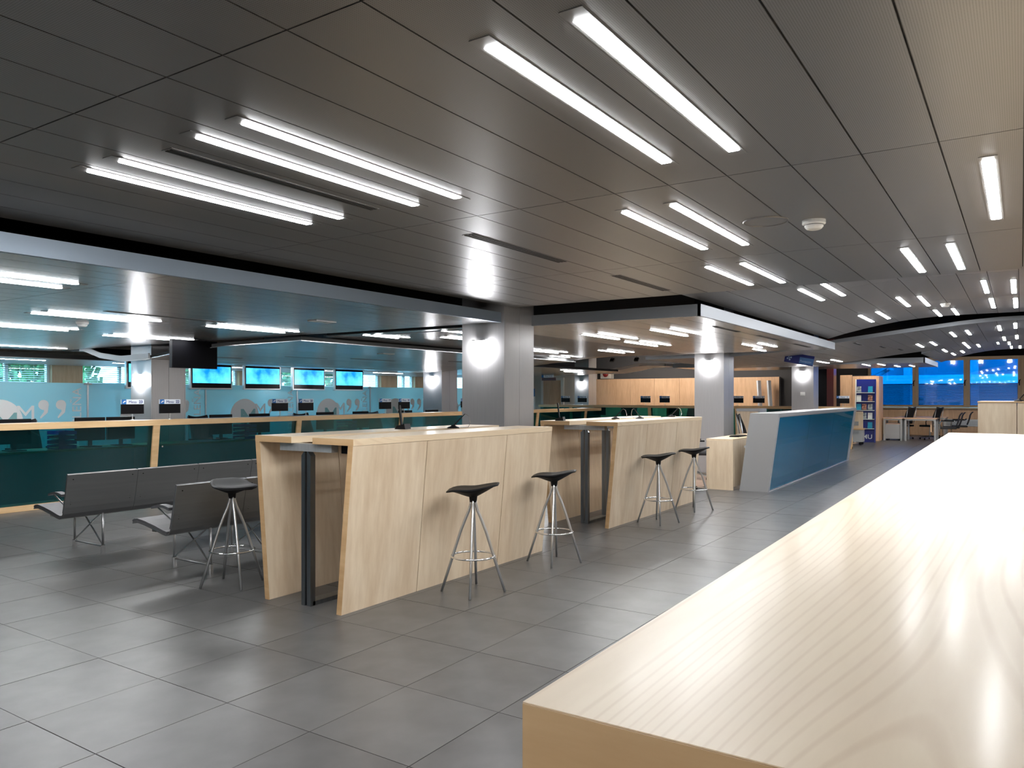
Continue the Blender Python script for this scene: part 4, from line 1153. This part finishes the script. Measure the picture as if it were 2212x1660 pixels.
def visitor_proto():
    t = thing('visitor_chair', '', 'chair', (0,0,0), group='cantilever visitor chairs')
    fr = MB()
    for s_ in (-1, 1):
        fr.tube([(.24,s_*.25,.015),(-.20,s_*.25,.015),(-.245,s_*.25,.05),(-.25,s_*.25,.45),(-.24,s_*.25,.62),(-.19,s_*.25,.66),(.15,s_*.25,.66),(.20,s_*.24,.70)], .0125, 8)
    fr.tube([(.24,-.25,.015),(.24,.25,.015)], .0125, 8)
    fr.build('frame', 'chrome', t, smooth=True)
    MB().box(-.23,.22,-.235,.235,.42,.475).build('seat', 'blackfabric', t, bevel=.018)
    top = []; bot = []
    for i in range(8):
        w = i/7; x = .20+.10*w+.02*math.sin(w*PI)+(.07*(w-.8)/.2 if w > .8 else 0); z = .50+.44*w
        top.append([(x,-.225,z),(x+.015,0,z),(x,.225,z)]); bot.append([(x+.022,-.225,z-.004),(x+.037,0,z-.004),(x+.022,.225,z-.004)])
    MB().sheet(top, bot).build('backrest', 'blackfabric', t, smooth=True)
    for s_ in (-1, 1): MB().box(-.20,.14,s_*.25-.025,s_*.25+.025,.66,.685).build('armrest', 'blackplastic', t, bevel=.008)
    return t
v0 = visitor_proto()
for k, (x_, y_, lab) in enumerate(((-1.92, 28.0, 'black cantilever visitor chair at the far desks, nearest'), (-1.88, 28.7, 'black cantilever visitor chair at the far desks, middle'), (-1.72, 29.9, 'black cantilever visitor chair at the far desks, rearmost'))):
    o = v0 if k == 0 else copy_tree(v0)
    o.location = (x_, y_, 0); o.rotation_euler = (0, 0, .1); o['label'] = lab
t = thing('radiator_grille', 'grey grille set in the wooden dado below the windows', 'grille', (-1.35, 32.45, .36))
MB().box(-1.0,1.0,-.02,.02,0,.26).build('grille_frame', 'silver', t)
for k in range(6): MB().box(-.97,.97,-.028,-.018,.03+k*.036,.05+k*.036).build('slat', 'darksteel', t)

# ---- far left doorway: wood door, white posts, poster
struct(MB().box(-16.2, -13.45, 26.0, 26.2, 0, 2.4).build('wall_far', 'wallpaint'), 'pale wall section in the far left corner')
t = thing('door_1', 'pale wood door in a white frame in the far left corner', 'door', (-15.3, 26.0, 0), kind='structure')
MB().box(-.40,.40,-.05,0,0,2.08).build('door_leaf', 'wallwood', t)
MB().box(-.50,-.40,-.08,0,0,2.18).build('door_frame', 'white', t); MB().box(.40,.52,-.08,0,0,2.18).build('door_frame', 'white', t); MB().box(-.40,.40,-.08,0,2.08,2.18).build('door_frame', 'white', t)
MB().tube([(.32,-.05,1.0),(.32,-.10,1.0),(.20,-.10,1.0)], .010).build('door_handle', 'chrome', t)
t = thing('poster_stand', 'narrow blue, white and red poster stand in the far left corner', 'poster', (-15.62, 24.9, 0))
MB().box(-.16,.16,0,.03,.15,.62).build('poster_lower', 'red', t); MB().box(-.16,.16,0,.03,.62,1.45).build('poster_middle', 'paper', t); MB().box(-.16,.16,0,.03,1.45,1.75).build('poster_upper', 'signblue', t)
MB().box(-.17,.17,-.12,.15,0,.02).box(-.02,.02,.03,.05,.02,1.7).build('stand', 'steel', t)
t = thing('wall_switch', 'small white switch plate on the third column', 'switch', (-4.93, 21.7, 1.52))
MB().box(-.06,.06,-.012,0,-.05,.05).build('plate', 'white', t); MB().box(-.04,.04,-.018,-.012,-.03,.03).build('rocker', 'white', t)
for k, (x_, lab) in enumerate(((-7.15, 'slim white roll-up stand edge by the wood wall, left'), (-6.82, 'slim white roll-up stand edge by the wood wall, right'))):
    t = thing('banner_stand', lab, 'banner', (x_, 25.6, 0))
    MB().obox((0,0,1.0),(.05,.35,1.95),(0,-.06,0)).build('banner', 'signwhite', t)
    MB().box(-.10,.10,-.2,.2,0,.04).build('foot', 'alu', t)
